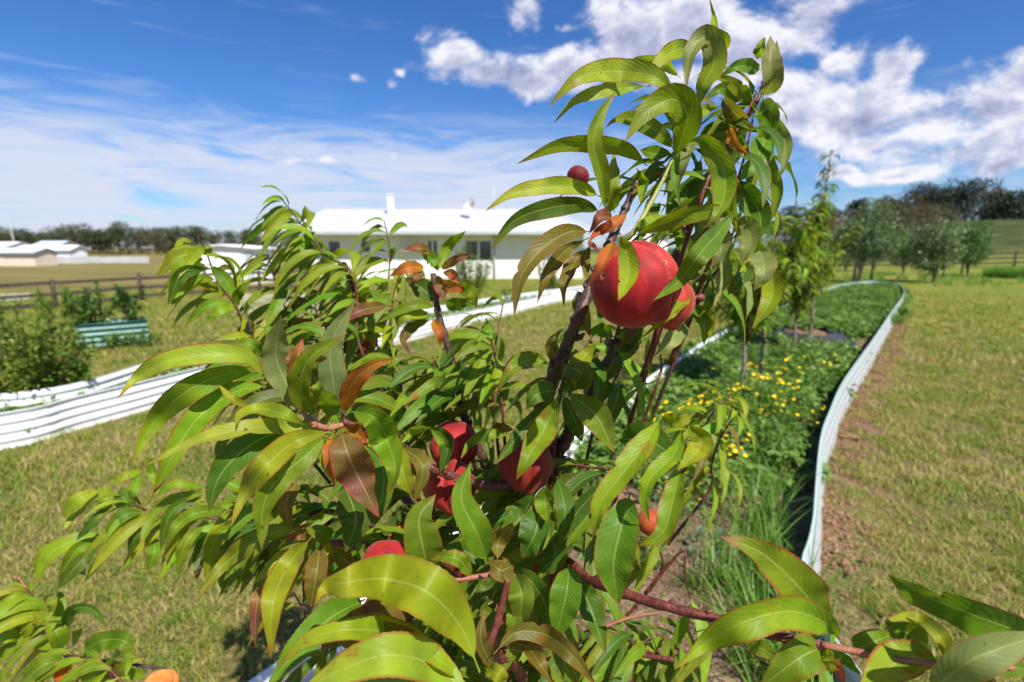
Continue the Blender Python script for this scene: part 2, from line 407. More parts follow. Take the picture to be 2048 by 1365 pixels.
# corrugated edging ---------------------------------------------------------------
def enamel(name, col, stain):
    m, t = mat(name); pos = t.n('ShaderNodeNewGeometry').outputs['Position']; _, _, z = t.xyz(pos)
    n = t.noise(pos, 14, 5); drips = t.noise(t.v('MULTIPLY', pos, (1, 1, .15)), 30, 4)
    c = t.mix(t.m('MULTIPLY', t.ss(drips, .5, .75), .3), (*col, 1), (*[x*.72 for x in col], 1))
    splash = t.m('MULTIPLY', t.ss(t.m('ADD', z, t.m('MULTIPLY', n, .10)), .13, .03), stain)
    c = t.mix(splash, c, (.33, .22, .13, 1))
    pset(t, c, t.m('ADD', .32, t.m('MULTIPLY', n, .2)), .5, n, .1, .003); return m
M_WHITE = enamel('white_corrugated_steel', (.68, .70, .72), .6)
M_OUTER = enamel('dull_pale_corrugated_steel', (.37, .405, .425), .6)
M_INNER = enamel('pale_green_corrugated_steel', (.38, .52, .48), .6)
M_GREEN = enamel('green_corrugated_steel', (.022, .125, .095), .3)
def corrugated(path, h=.3, z0=-.03, pitch=.075, amp=.0085, flip=1, mi_out=0, mi_in=1, thick=.003, rim=.006, lean=0.0):
    """a rolled corrugated sheet along a path: outer and inner skins, and a folded rim on top"""
    mb = MB(); P = [Vector((*p, 0)) for p in path]; n = len(P)
    rows = int((h - z0)/pitch*8); N = []
    for i in range(n):
        t = (P[min(i+1, n-1)] - P[max(i-1, 0)]).normalized(); N.append(Vector((t.y, -t.x, 0))*flip)
    for side, mi in ((1, mi_out), (-1, mi_in)):
        b = len(mb.v)
        for j in range(rows+1):
            z = z0 + (h - z0)*j/rows; off = amp*math.cos(2*math.pi*(h - z)/pitch) + side*thick/2
            for i in range(n): mb.v.append(tuple(P[i] + N[i]*(off + lean*(1 - z/h)) + Vector((0, 0, z))))
        for j in range(rows):
            for i in range(n-1):
                a = b + j*n + i; q = (a, a+1, a+1+n, a+n)
                mb.f.append(q if side*flip > 0 else q[::-1]); mb.mi.append(mi); mb.sm.append(True)
    mb.tube([P[i] + N[i]*amp + Vector((0, 0, h + .001)) for i in range(n)], rim, 8, mi_in)
    return mb
def dens_path(path, step):
    P = [Vector((*p, 0)) for p in path]; L = sum((P[i+1]-P[i]).length for i in range(len(P)-1))
    return [(p.x, p.y) for p in catmull(P, max(1, int(L/step)))]
edge = empty('garden_edging', (*BED_R[10], 0)); L0 = Vector((*BED_R[10], 0))
tag(edge, 'white corrugated steel edging bent round the bed of the peach tree', 'garden edging')
def local(mb, L): mb.v = [tuple(Vector(v) - L) for v in mb.v]; return mb
local(corrugated(dens_path(BED_R, .08), flip=1, amp=.0045, lean=.055), L0).build('sheet', [M_OUTER, M_INNER], edge)
local(corrugated(dens_path(BED_FAR, .12), flip=1, amp=.0045, lean=.055), L0).build('sheet', [M_OUTER, M_INNER], edge)
local(corrugated(dens_path(BED_L, .12), flip=1), L0).build('sheet', [M_WHITE, M_WHITE], edge)
edge2 = empty('garden_edging', (*LB_NEAR[30], 0)); L0 = Vector((*LB_NEAR[30], 0))
tag(edge2, 'long curving white corrugated edging crossing the lawn behind the tree', 'garden edging')
local(corrugated(dens_path(LB_NEAR, .1), flip=1, h=.30), L0).build('sheet', [M_WHITE, M_WHITE], edge2)
local(corrugated(dens_path(LB_FAR, .12), flip=-1, h=.30), L0).build('sheet', [M_WHITE, M_WHITE], edge2)

# green raised planter by the fence --------------------------------------------------
a = G(158, 702); b = G(299, 688); a.z = b.z = 0
u = (b - a).normalized(); nrm = Vector((-u.y, u.x, 0)); c0 = a - u*.0
pl = empty('raised_planter', a); tag(pl, 'green and white corrugated planter with leafy plants in front of the rail fence', 'planter')
def side(p, q, mi):
    mb = corrugated(dens_path([(p.x, p.y), (q.x, q.y)], .5), h=.40, pitch=.09, amp=.011, flip=1, mi_out=mi, mi_in=mi, rim=.012)
    local(mb, a).build('panel', [M_GREEN, M_WHITE], pl)
back = nrm*.45
side(a, b, 0); side(b, b+back, 0); side(b+back, a+back, 0); side(a+back, a, 1)
mb = MB(); q = [a, b, b+back, a+back]; mb.add([p + Vector((0, 0, .34)) - a for p in q], [(0, 1, 2, 3)]); mb.build('soil', M_SOIL, pl)
PLANTER = (a, b, u, nrm)

# ================================================================== the house and the sheds
M_ROOF = simple('white_roof_sheet', (.54, .55, .57), .35, .5, .03, 2)
M_WALLP = simple('cream_white_wall', (.72, .70, .66), .8, .2, .04, 3)
M_GUTTER = simple('grey_gutter', (.42, .46, .48), .5, .4, .05, 3)
M_FRAME = simple('white_window_frame', (.7, .7, .7), .5, .4, .04, 5)
M_GLASS, t = mat('dark_window_glass'); pset(t, (.015, .022, .028), .06, .8)
M_BLIND = simple('beige_blind', (.62, .53, .42), .8, .2, .06, 8)
M_RUST = simple('rust_brown', (.40, .12, .04), .8, .2, .2, 9)
M_STEELG = simple('galvanised_steel', (.45, .46, .47), .4, .5, .1, 8, .6)
HX0, HX1, HY0, HY1, EAVE = -10.7, 3.7, 27.0, 34.6, 2.42
house = empty('house', ((HX0+HX1)/2, HY0, 0)); H0 = Vector(house.location)
tag(house, 'long low white house with a pale sheet roof behind the peach tree', 'house')
def hb(mb, name, m): return local(mb, H0).build(name, m, house)
# walls as four slabs with real openings on the front
wins = [(-9.55,-8.9,1.05,1.95,1),(-7.85,-7.35,1.35,1.95,1),(-4.4,-3.85,.95,1.98,2),(-2.42,-1.05,.9,1.98,2),(1.35,2.0,1.2,1.95,1)]
mb = MB(); x = HX0
for (a0, a1, z0, z1, n) in wins:
    mb.box(x, a0, HY0, HY0+.15, 0, EAVE); mb.box(a0, a1, HY0, HY0+.15, 0, z0); mb.box(a0, a1, HY0, HY0+.15, z1, EAVE); x = a1
mb.box(x, HX1, HY0, HY0+.15, 0, EAVE)
hb(mb, 'wall', M_WALLP)
for (x0, x1, y0, y1) in ((HX0, HX0+.15, HY0+.15, HY1-.15), (HX1-.15, HX1, HY0+.15, HY1-.15), (HX0, HX1, HY1-.15, HY1)):
    mb = MB(); mb.box(x0, x1, y0, y1, 0, EAVE); hb(mb, 'wall', M_WALLP)
for (a0, a1, z0, z1, n) in wins:
    f = MB(); w_ = .045
    f.box(a0, a1, HY0+.03, HY0+.10, z0, z0+w_); f.box(a0, a1, HY0+.03, HY0+.10, z1-w_, z1)
    f.box(a0, a0+w_, HY0+.032, HY0+.098, z0+w_, z1-w_); f.box(a1-w_, a1, HY0+.032, HY0+.098, z0+w_, z1-w_)
    if n == 2: c_ = (a0+a1)/2; f.box(c_-w_, c_+w_, HY0+.034, HY0+.096, z0+w_, z1-w_)
    fo = hb(f, 'window', M_FRAME)
    for k in range(n):
        p0 = a0 + w_ + k*(a1-a0)/n; p1 = a0 + (k+1)*(a1-a0)/n - w_
        g = MB(); g.box(p0+.002, p1-.002, HY0+.06, HY0+.066, z0+w_, z1-w_); local(g, H0).build('pane', M_GLASS, fo)
# gable to hip roof
e0, e1, f0, f1 = HX0-.7, HX1+.6, HY0-.75, HY1+.75; RZ = 3.83; ry = (f0+f1)/2
mb = MB()
V = [(e0,f0,EAVE),(e1,f0,EAVE),(e1,f1,EAVE),(e0,f1,EAVE),(e0+.5,ry,RZ),(e1-2.6,ry,RZ)]
mb.add(V + [(x_, y_, z_-.06) for x_, y_, z_ in V], [(0,1,5,4),(1,2,5),(2,3,4,5),(3,0,4),(6,10,11,7),(7,11,8),(8,11,10,9),(9,10,6),(0,6,7,1),(1,7,8,2),(2,8,9,3),(3,9,6,0)])
# raised sheet laps up the front slope
k = e0 + .76
while k < e1 - .2:
    top = min(1, max(0, (e1 - k)/2.6)) if k > e1-2.6 else 1
    p = Vector((k, f0, EAVE)); q = Vector((k if k <= e1-2.6 else k, f0 + (ry-f0)*top, EAVE + (RZ-EAVE)*top))
    up = Vector((0, -(RZ-EAVE), ry-f0)).normalized()*.012
    mb.bar(p + up, q + up, .05, .03, 0, up.normalized()); k += .76
mb.bar((e0+.5, ry, RZ+.01), (e1-2.6, ry, RZ+.01), .35, .05); mb.bar((e1-2.6, ry, RZ), (e1, f0, EAVE+.02), .25, .05)
roof = hb(mb, 'roof', M_ROOF)
mb = MB(); mb.box(e0, e1, f0-.10, f0-.002, EAVE-.17, EAVE-.005); hb(mb, 'gutter', M_GUTTER)
mb = MB(); mb.box(e0+.02, e1-.02, f0+.01, HY0-.002, EAVE-.10, EAVE-.065); hb(mb, 'soffit', M_WALLP)
mb = MB(); mb.tube([(-.92, HY0-.06, 0), (-.92, HY0-.06, EAVE-.12)], .045, 8); hb(mb, 'downpipe', M_GUTTER)
mb = MB(); mb.box(-5.75, -4.5, HY0-.32, HY0-.01, 1.42, 1.78); mb.box(-5.70, -4.55, HY0-.335, HY0-.322, 1.46, 1.52); hb(mb, 'awning', M_BLIND)
# white roof vent box
vy = 29.6; vz = EAVE + (RZ-EAVE)*(vy-f0)/(ry-f0)
mb = MB(); mb.box(-6.95, -6.62, vy-.15, vy+.15, vz-.1, vz+1.02); mb.box(-7.0, -6.57, vy-.2, vy+.2, vz+1.022, vz+1.07); hb(mb, 'roof_vent', M_WHITE)
# satellite dish: reflector, mast and feed arm
dy_ = 28.6; dz_ = EAVE + (RZ-EAVE)*(dy_-f0)/(ry-f0); dxx = -2.35
dish = MB(); ax_ = Vector((-.55, -.75, .35)).normalized(); s1 = ax_.orthogonal().normalized(); s2 = ax_.cross(s1); C0 = Vector((dxx, dy_, dz_+.72))
rings = 7; b = len(dish.v); dish.v.append(tuple(C0 - ax_*.09))
for i in range(1, rings+1):
    r_ = .40*i/rings
    for k in range(24): a_ = 2*math.pi*k/24; dish.v.append(tuple(C0 - ax_*(.09*(1-(i/rings)**2)) + (s1*math.cos(a_) + s2*math.sin(a_)*1.08)*r_))
for k in range(24): dish.f.append((0, 1+k, 1+(k+1) % 24)); dish.mi.append(0); dish.sm.append(True)
for i in range(rings-1):
    for k in range(24):
        p_ = 1+i*24+k; q_ = 1+i*24+(k+1) % 24; dish.f.append((p_, p_+24, q_+24, q_)); dish.mi.append(1 if (k in (8, 9, 10, 11) and i < 4) else 0); dish.sm.append(True)
dd = hb(dish, 'satellite_dish', [M_ROOF, M_RUST])
mb = MB(); mb.tube([(dxx, dy_, dz_-.05), (dxx, dy_+.05, dz_+.5), tuple(C0 - ax_*.1)], .028, 8); local(mb, H0).build('mast', M_STEELG, dd)
mb = MB(); mb.tube([tuple(C0 - s2*.4), tuple(C0 + ax_*.38)], .014, 6); mb.tube([tuple(C0 + ax_*.34), tuple(C0 + ax_*.44)], .04, 8); local(mb, H0).build('feed_arm', M_STEELG, dd)
for ax2, hh in ((-1.05, 1.3), (1.75, 1.9), (2.05, 1.5)):
    y2 = 30.5; z2 = EAVE + (RZ-EAVE)*(y2-f0)/(ry-f0)
    mb = MB(); mb.tube([(ax2, y2, z2-.05), (ax2, y2, z2+hh)], .022, 6); hb(mb, 'aerial_mast', M_ROOF)
mb = MB(); mb.tube([(1.1, 30.5, 3.3), (1.75, 30.5, 4.9)], .015, 6); hb(mb, 'guy_wire', M_ROOF)

def shed(name, label, x0, x1, y0, y1, h, rise, mwall, mroof, doors=(), axis='x', cat='shed'):
    s = empty(name, ((x0+x1)/2, y0, 0)); L = Vector(s.location); tag(s, label, cat)
    mb = MB(); xm = (x0+x1)/2; ym = (y0+y1)/2
    if axis == 'x':   # gable faces the camera
        mb.add([(x0,y0,0),(x1,y0,0),(x1,y0,h),(xm,y0,h+rise),(x0,y0,h),(x0,y1,0),(x1,y1,0),(x1,y1,h),(xm,y1,h+rise),(x0,y1,h)],
               [(0,1,2,3,4),(9,8,7,6,5),(1,6,7,2),(5,0,4,9)])
        local(mb, L).build('wall', mwall, s)
        mb = MB(); o_ = .2
        for sx, xe in ((-1, x0), (1, x1)):
            mb.add([(xm,y0-o_,h+rise+.03),(xe+sx*o_,y0-o_,h-.02),(xe+sx*o_,y1+o_,h-.02),(xm,y1+o_,h+rise+.03),(xm,y0-o_,h+rise+.09),(xe+sx*o_,y0-o_,h+.04),(xe+sx*o_,y1+o_,h+.04),(xm,y1+o_,h+rise+.09)],
                   [(0,1,2,3),(7,6,5,4),(0,4,5,1),(2,6,7,3),(1,5,6,2)])
        local(mb, L).build('roof', mroof, s)
    else:
        mb.add([(x0,y0,0),(x1,y0,0),(x1,y0,h),(x0,y0,h),(x0,y1,0),(x1,y1,0),(x1,y1,h),(x0,y1,h),(x0,ym,h+rise),(x1,ym,h+rise)],
               [(0,1,2,3),(7,6,5,4),(1,5,6,9,2),(4,0,3,8,7)])
        local(mb, L).build('wall', mwall, s)
        mb = MB()
        for ye, yo in ((y0, -.3), (y1, .3)):
            mb.add([(x0-.2,ye+yo,h-.03),(x1+.2,ye+yo,h-.03),(x1+.2,ym,h+rise+.03),(x0-.2,ym,h+rise+.03),(x0-.2,ye+yo,h+.03),(x1+.2,ye+yo,h+.03),(x1+.2,ym,h+rise+.09),(x0-.2,ym,h+rise+.09)],
                   [(0,1,2,3),(7,6,5,4),(0,4,5,1),(1,5,6,2),(3,7,4,0)])
        local(mb, L).build('roof', mroof, s)
    for (d0, d1, z0, z1, m_, nm) in doors:
        mb = MB(); mb.box(d0, d1, y0-.03, y0-.002, z0, z1); local(mb, L).build(nm, m_, s)
    return s
M_WSHED = simple('white_shed_steel', (.80, .80, .82), .5, .3, .03, 2)
M_BSHED = simple('beige_shed_steel', (.60, .51, .41), .6, .3, .05, 2)
M_BLUER = simple('pale_blue_roof', (.50, .60, .72), .4, .4, .05, 2)
shed('shed', 'plain white gabled shed beside the rail fence left of the house', -14.2, -11.4, 23.0, 24.6, 1.55, .10, M_WSHED, M_WSHED, [(-13.6, -12.0, .1, 1.35, M_WSHED, 'door'), (-11.8, -11.45, .1, 1.4, M_GUTTER, 'downpipe')])
shed('shed', 'long beige shed with blue white roof at the paddock edge', -56, -41.4, 45, 47.2, 1.15, .35, M_BSHED, M_BLUER, [(-47, -44, 0.02, 1.0, M_BSHED, 'door')], 'y')
shed('shed', 'white shed with a dark open bay beside the beige shed', -50.0, -44.6, 52.5, 54.5, 1.35, .4, M_WSHED, M_WSHED, [(-47.6, -46.2, .1, 1.1, M_GLASS, 'door')], 'y')  # dark panel on the closed wall stands for shade inside the bay
shed('house', 'distant blue roofed farmhouse among the left trees', -85, -80.5, 92, 97, 1.8, .9, M_BSHED, M_BLUER, [(-84, -83, .8, 1.5, M_GLASS, 'window'), (-82.5, -81.5, .8, 1.5, M_GLASS, 'window')], 'y', 'house')
shed('house', 'distant white roofed farmhouse at the left edge', -85, -78.3, 80, 86, 1.6, .8, M_WSHED, M_WSHED, [(-81, -80, .6, 1.3, M_GLASS, 'window')], 'y', 'house')
shed('shed', 'small white outbuilding seen behind the hanging peaches', 5.4, 7.6, 25.5, 29, 2.1, .6, M_WSHED, M_ROOF, [(6.2, 7.0, .05, 1.9, M_FRAME, 'door')])

# fences ------------------------------------------------------------------------
M_RAIL = simple('weathered_fence_timber', (.075, .055, .048), .9, .15, .35, 9, bs=.5)
M_WFENCE = simple('white_boundary_fence', (.42, .43, .44), .6, .3, .08, 1)
def rail_fence(name, label, posts, h, rails, pw=.11, rw_=.10, m=M_RAIL, short=()):
    f = empty(name, posts[0]); L = Vector(posts[0]); tag(f, label, 'fence')
    for i, p in enumerate(posts):
        mb = MB(); q = Vector(p) - L; hh = h*random.uniform(.96, 1.05); lean = Vector((random.uniform(-.02, .02), 0, 0))
        mb.tube([q + Vector((0,0,-.2)), q + lean*.5 + Vector((0,0,hh*.5)), q + lean + Vector((0,0,hh))], [pw*.55, pw*.5, pw*.48], 8, bump=.06); mb.build('post', m, f)
    for i in range(len(posts)-1):
        a_, b_ = Vector(posts[i]) - L, Vector(posts[i+1]) - L
        for z in rails:
            mb = MB(); off = Vector((0, -pw*.55, 0))
            mb.bar(a_ + off + Vector((0,0,z+random.uniform(-.015,.015))), b_ + off + Vector((0,0,z+random.uniform(-.015,.015))), rw_*.35, rw_*random.uniform(.8,1.0)); mb.build('rail', m, f)
    for p in short:
        mb = MB(); q = Vector(p) - L; mb.tube([q + Vector((0,0,-.1)), q + Vector((0,0,h*.62))], pw*.5, 8, bump=.05); mb.build('short_post', m, f)
    return f
p1 = G(112, 618); p2 = G(283, 601); st = p2 - p1
posts = [p1 + st*k for k in (-2, -1, 0, 1)] + [G(413, 590), G(520, 583), G(615, 579), G(700, 575)]
for p in posts: p.z = 0
rail_fence('rail_fence', 'dark weathered three rail fence along the paddock', posts, .80, (.14, .40, .68), short=[G(178, 613)])
# right far rail fence and the low white boundary fence
rp = [Vector((x, y, hill_h(x, y))) for x, y in [(14+3.0*i, 38.5 - .35*i) for i in range(0, 14)]]
rail_fence('rail_fence', 'low dark rail fence behind the orchard trees', rp, 1.1, (.3, .62, .95), .13, .13)
wf = empty('white_boundary_fence', (-42, 52, 0)); tag(wf, 'long low white fence at the far side of the paddock', 'fence')
xx = -46.8
for i in range(6):
    x2 = xx + 2.6
    mb = MB(); mb.box(xx+.04, x2-.04, 52.0, 52.04, .08, .72 - .02*(i % 3)); mb.box(xx-.04, xx+.038, 51.97, 52.07, 0, .8)
    if i not in (4,): local(mb, Vector((-42, 52, 0))).build('panel', M_WFENCE, wf)
    xx = x2
M_POLE = simple('grey_pole_wood', (.36, .33, .30), .9, .1, .1, 2)
for (px, py, top, d_) in ((33, 505, 450, 95),):
    p = W(px, py, d_); p.z = 0; mb = MB(); mb.tube([(0,0,0), (-.4,0,7.0)], [.16,.12], 8); o = mb.build('power_pole', M_POLE, loc=p)
    tag(o, 'leaning grey power pole in front of the left tree line', 'power pole')
M_DRIVE = simple('pale_gravel', (.42, .38, .35), .95, .1, .12, 2)
mb = MB(); q = [G(470, 628), G(640, 628), G(640, 590), G(488, 590)]; mb.add([(p.x, p.y, .03) for p in q], [(0,1,2,3)]); o = mb.build('gravel_pad', M_DRIVE)
tag(o, 'pale gravel pad showing between the peach leaves', 'gravel pad', kind='structure')
mb = MB(); q = [G(-60, 612), G(60, 600), G(60, 588), G(-60, 594)]; mb.add([(p.x, p.y, .03) for p in q], [(0,1,2,3)]); o = mb.build('gravel_track', M_DRIVE)
tag(o, 'pale gravel track under the fence at the left edge', 'track', kind='structure')
# ================================================================== vegetation on the ground
GREEN_MIX = [(.0, (.045, .10, .012)), (.35, (.085, .16, .018)), (.7, (.14, .22, .025)), (1, (.20, .26, .04))]
M_GRASS = leafy('lawn_grass', [(.0, (.050, .12, .010)), (.28, (.125, .21, .015)), (.48, (.24, .285, .028)), (.65, (.38, .305, .10)), (1, (.50, .36, .20))], .6, .3, 1.6)
M_LUSH = leafy('lush_grass', [(.0, (.045, .12, .012)), (.5, (.10, .22, .018)), (1, (.19, .32, .035))], .5, .3, 2)
M_WEED = leafy('ground_cover_leaf', [(.0, (.040, .095, .014)), (.4, (.090, .18, .022)), (.75, (.16, .26, .035)), (1, (.27, .33, .10))], .5, .2, 1.3)
M_DWEED = leafy('dark_vine_leaf', [(.0, (.030, .050, .030)), (.5, (.050, .085, .040)), (1, (.09, .13, .05))], .5, .15, 2)
M_PALE = leafy('pale_weed_leaf', [(.0, (.07, .12, .03)), (.5, (.17, .24, .06)), (1, (.30, .35, .14))], .5, .2, 2)
M_YELLOW = simple('yellow_petal', (.80, .52, .01), .6, .2, .1, 30)
M_STRAW = leafy('straw', [(.0, (.25, .15, .08)), (.5, (.42, .28, .16)), (1, (.55, .42, .27))], .8, .1, 3)

def blade(mb, x, y, h, lean, ang, w, mi=0, segs=2):
    dx, dy = math.cos(ang), math.sin(ang); sx, sy = -dy*w/2, dx*w/2; vs = []
    for k in range(segs+1):
        s = k/segs; q = lean*s*s; ww = (1 - s)**.7
        vs += [(x + dx*q - sx*ww, y + dy*q - sy*ww, h*s*(1-.25*s*lean/h*.6)), (x + dx*q + sx*ww, y + dy*q + sy*ww, h*s*(1-.25*s*lean/h*.6))]
    mb.add(vs, [(2*k, 2*k+1, 2*k+3, 2*k+2) for k in range(segs)], mi, True)
def clump(name, m, n, rad, h0, h1, lean, w, rnd, segs=2):
    mb = MB()
    for i in range(n):
        a = rnd.uniform(0, 6.3); r = rad*math.sqrt(rnd.random()); h = rnd.uniform(h0, h1)
        blade(mb, r*math.cos(a), r*math.sin(a), h, rnd.uniform(*lean)*h, rnd.uniform(0, 6.3), w*rnd.uniform(.6, 1.3), 0, segs)
    return bpy.data.objects.new(name, mb.mesh(name, m))
def leaf_quad(mb, p, d, n, L, wd, mi=0, seg=1):
    d = d.normalized(); s = d.cross(n); s = s.normalized() if s.length > 1e-4 else d.orthogonal().normalized(); up = s.cross(d)
    mb.add([p, p + d*L*.45 + s*wd/2 + up*wd*.12, p + d*L - up*L*.12, p + d*L*.45 - s*wd/2 + up*wd*.12], [(0, 1, 2), (0, 2, 3)], mi, False)
def weed(name, m, n, rad, h, L, rnd, flowers=0, ratio=.75):
    mb = MB()
    for i in range(n):
        a = rnd.uniform(0, 6.3); r = rad*math.sqrt(rnd.random()); z = h*rnd.uniform(.25, 1)*(1 - .5*r/rad)
        p = Vector((r*math.cos(a), r*math.sin(a), z)); a2 = a + rnd.uniform(-1, 1)
        leaf_quad(mb, p, Vector((math.cos(a2), math.sin(a2), rnd.uniform(-.4, .5))), Vector((rnd.uniform(-.4,.4), rnd.uniform(-.4,.4), 1)), L*rnd.uniform(.6, 1.3), L*ratio*rnd.uniform(.7, 1.1))
    for i in range(max(2, n//6)):
        a = rnd.uniform(0, 6.3); r = rad*.7*rnd.random(); blade(mb, r*.3*math.cos(a), r*.3*math.sin(a), h*.95, r, a, .006)
    for i in range(flowers):
        a = rnd.uniform(0, 6.3); r = rad*rnd.random(); z = h*rnd.uniform(1.0, 1.6); c = Vector((r*math.cos(a), r*math.sin(a), z))
        blade(mb, c.x, c.y, z, 0.005, a, .004)
        t = Vector((rnd.uniform(-.5,.5), rnd.uniform(-.8,.2), 1)).normalized(); u = t.orthogonal().normalized(); v = t.cross(u); R_ = rnd.uniform(.010, .016); vs = [c + t*.002]
        for k in range(12): vs.append(c + (u*math.cos(k*math.pi/6) + v*math.sin(k*math.pi/6))*R_*(1 if k % 2 else .72))
        mb.add(vs, [(0, 1+k, 1+(k+1) % 12) for k in range(12)], 1)
    return bpy.data.objects.new(name, mb.mesh(name, [m, M_YELLOW]))
vr = random.Random(21)
C_LAWN = [clump('lawn_tuft', M_GRASS, 22, .055, .014, .036, (.3, 1.8), .0044, vr) for _ in range(4)]
C_LONG = [clump('long_tuft', M_LUSH, 22, .05, .10, .26, (.3, 1.2), .006, vr, 4) for _ in range(3)]
C_MID = [clump('mid_tuft', M_LUSH, 22, .05, .04, .10, (.3, 1.3), .005, vr, 3) for _ in range(3)]
def clods(n, rad, rnd, m):
    mb = MB()
    for i in range(n):
        a = rnd.uniform(0, 6.3); r = rad*math.sqrt(rnd.random()); s = rnd.uniform(.004, .016); c = Vector((r*math.cos(a), r*math.sin(a), s*.3)); b = len(mb.v)
        vs = [c + Vector(q)*s*rnd.uniform(.6, 1.3) for q in ((1,0,0),(0,1,0),(-1,0,0),(0,-1,0),(0,0,.8),(0,0,-.6))]
        mb.add(vs, [(0,1,4),(1,2,4),(2,3,4),(3,0,4),(1,0,5),(2,1,5),(3,2,5),(0,3,5)])
    return bpy.data.objects.new('clods', mb.mesh('clods', m))
M_CLOD = simple('dry_soil_clod', (.24, .135, .08), .95, .1, .35, 20)
C_CLOD = [clods(26, .10, vr, M_CLOD) for _ in range(3)]
C_PALE = [weed('pale_weed', M_PALE, 26, .15, .20, .085, vr, 0, .6) for _ in range(2)]
C_STRAW = [clump('straw_tuft', M_STRAW, 16, .07, .004, .018, (2, 6), .004, vr) for _ in range(3)]
C_WEED = [weed('weed', M_WEED, 30, .15, .17, .075, vr) for _ in range(3)]
C_FINE = weed('fine_weed', M_WEED, 70, .13, .20, .028, vr, 0, .4)
C_TALL = [weed('tall_weed', M_WEED, 44, .12, .34, .05, vr) for _ in range(2)]
C_VINE = [weed('vine', M_DWEED, 16, .15, .10, .075, vr, 0, .85) for _ in range(2)]
C_FLOW = [weed('flower', M_WEED, 60, .13, .22, .030, vr, 5, .5) for _ in range(3)]

def scatter(name, pts_fn, region, cell, objs, smin, smax, seed, label, cat, tilt=.25):
    """one stuff object: points on a hidden-free emitter mesh, clumps set on them by geometry nodes"""
    x0, x1, y0, y1 = region; mb = MB(); dens = []
    nx_ = max(1, int((x1-x0)/cell)); ny_ = max(1, int((y1-y0)/cell))
    for j in range(ny_):
        for i in range(nx_):
            cx = x0 + (i+.5)*cell; cy = y0 + (j+.5)*cell; d, z = pts_fn(cx, cy)
            if d <= 0: continue
            mb.add([(cx-cell/2, cy-cell/2, z), (cx+cell/2, cy-cell/2, z), (cx+cell/2, cy+cell/2, z), (cx-cell/2, cy+cell/2, z)], [(0, 1, 2, 3)]); dens += [d]*4
    o = mb.build(name, M_GRASS); at = o.data.attributes.new('dens', 'FLOAT', 'POINT'); at.data.foreach_set('value', dens)
    src = bpy.data.collections.new(name + '_source')
    for q in objs: src.objects.link(q)
    ng = bpy.data.node_groups.new(name, 'GeometryNodeTree')
    ng.interface.new_socket('Geometry', in_out='INPUT', socket_type='NodeSocketGeometry'); ng.interface.new_socket('Geometry', in_out='OUTPUT', socket_type='NodeSocketGeometry')
    N = ng.nodes; L = ng.links
    gi = N.new('NodeGroupInput'); go = N.new('NodeGroupOutput'); dp = N.new('GeometryNodeDistributePointsOnFaces'); L.new(gi.outputs[0], dp.inputs['Mesh'])
    na = N.new('GeometryNodeInputNamedAttribute'); na.data_type = 'FLOAT'; na.inputs['Name'].default_value = 'dens'; L.new(na.outputs[0], dp.inputs['Density']); dp.inputs['Seed'].default_value = seed
    ci = N.new('GeometryNodeCollectionInfo'); ci.inputs['Collection'].default_value = src; ci.inputs['Separate Children'].default_value = True; ci.inputs['Reset Children'].default_value = True
    ip = N.new('GeometryNodeInstanceOnPoints'); L.new(dp.outputs['Points'], ip.inputs['Points']); L.new(ci.outputs[0], ip.inputs['Instance']); ip.inputs['Pick Instance'].default_value = True
    rv = N.new('FunctionNodeRandomValue'); rv.data_type = 'FLOAT_VECTOR'; rv.inputs[0].default_value = (-tilt, -tilt, 0); rv.inputs[1].default_value = (tilt, tilt, 6.283); L.new(rv.outputs[0], ip.inputs['Rotation'])
    rs = N.new('FunctionNodeRandomValue'); rs.data_type = 'FLOAT'; rs.inputs[2].default_value = smin; rs.inputs[3].default_value = smax; rs.inputs['Seed'].default_value = 5; L.new(rs.outputs[1], ip.inputs['Scale'])
    L.new(ip.outputs[0], go.inputs[0])
    md = o.modifiers.new('scatter', 'NODES'); md.node_group = ng
    tag(o, label, cat, kind='stuff'); return o
def inview(x, y, mx=140):
    if y < .5: return False
    X, Y, dep = project(Vector((x, y, .05))); return -mx < X < 2048+mx and Y < 1365+160
def patch(x, y, sc=1.0, s=0): return mnoise.noise(Vector((x*sc, y*sc, s)))*.5 + .5
BL_N = LB_NEAR
def lawn_d(x, y, k, lo, hi):
    r = math.hypot(x, y)
    if not (lo <= r < hi) or not inview(x, y): return 0, 0
    if inside(x, y, BED_POLY) or inside(x, y, LB_POLY): return 0, 0
    d = 1.0; e = dist_line(x, y, edgeR)
    if e < .28 and x > 0: d *= .15
    p = patch(x, y, 2.6, 1)*.6 + patch(x, y, 7, 2)*.5; d *= max(.10, -.55 + 2.1*p)
    return k*d, .0
def lawn_label(a): return a
scatter('lawn_grass', lambda x, y: lawn_d(x, y, 900, 0, 4.2), (-5, 5, .8, 4.6), .2, C_LAWN, .8, 1.5, 1, 'short patchy mown grass round the peach tree', 'grass')
scatter('lawn_grass', lambda x, y: lawn_d(x, y, 330, 4.2, 9), (-9, 9, 1.5, 9.2), .3, C_LAWN, 1.2, 2.1, 2, 'mown grass of the lawn a few steps away', 'grass')
scatter('lawn_grass', lambda x, y: lawn_d(x, y, 75*min(1, max(0, (26-math.hypot(x,y))/10)), 9, 26), (-19, 26, 3, 26), .5, C_LAWN, 2.0, 3.6, 3, 'mown grass of the lawn further off', 'grass')
def edge_d(x, y, line_, k, w_, side=None):
    if not inview(x, y): return 0, 0
    e = dist_line(x, y, line_)
    if e > w_: return 0, 0
    if side is not None and inside(x, y, side): return 0, 0
    return k*(1 - e/w_)*max(0, patch(x, y, 1.5, 4)*2.2 - .5), 0
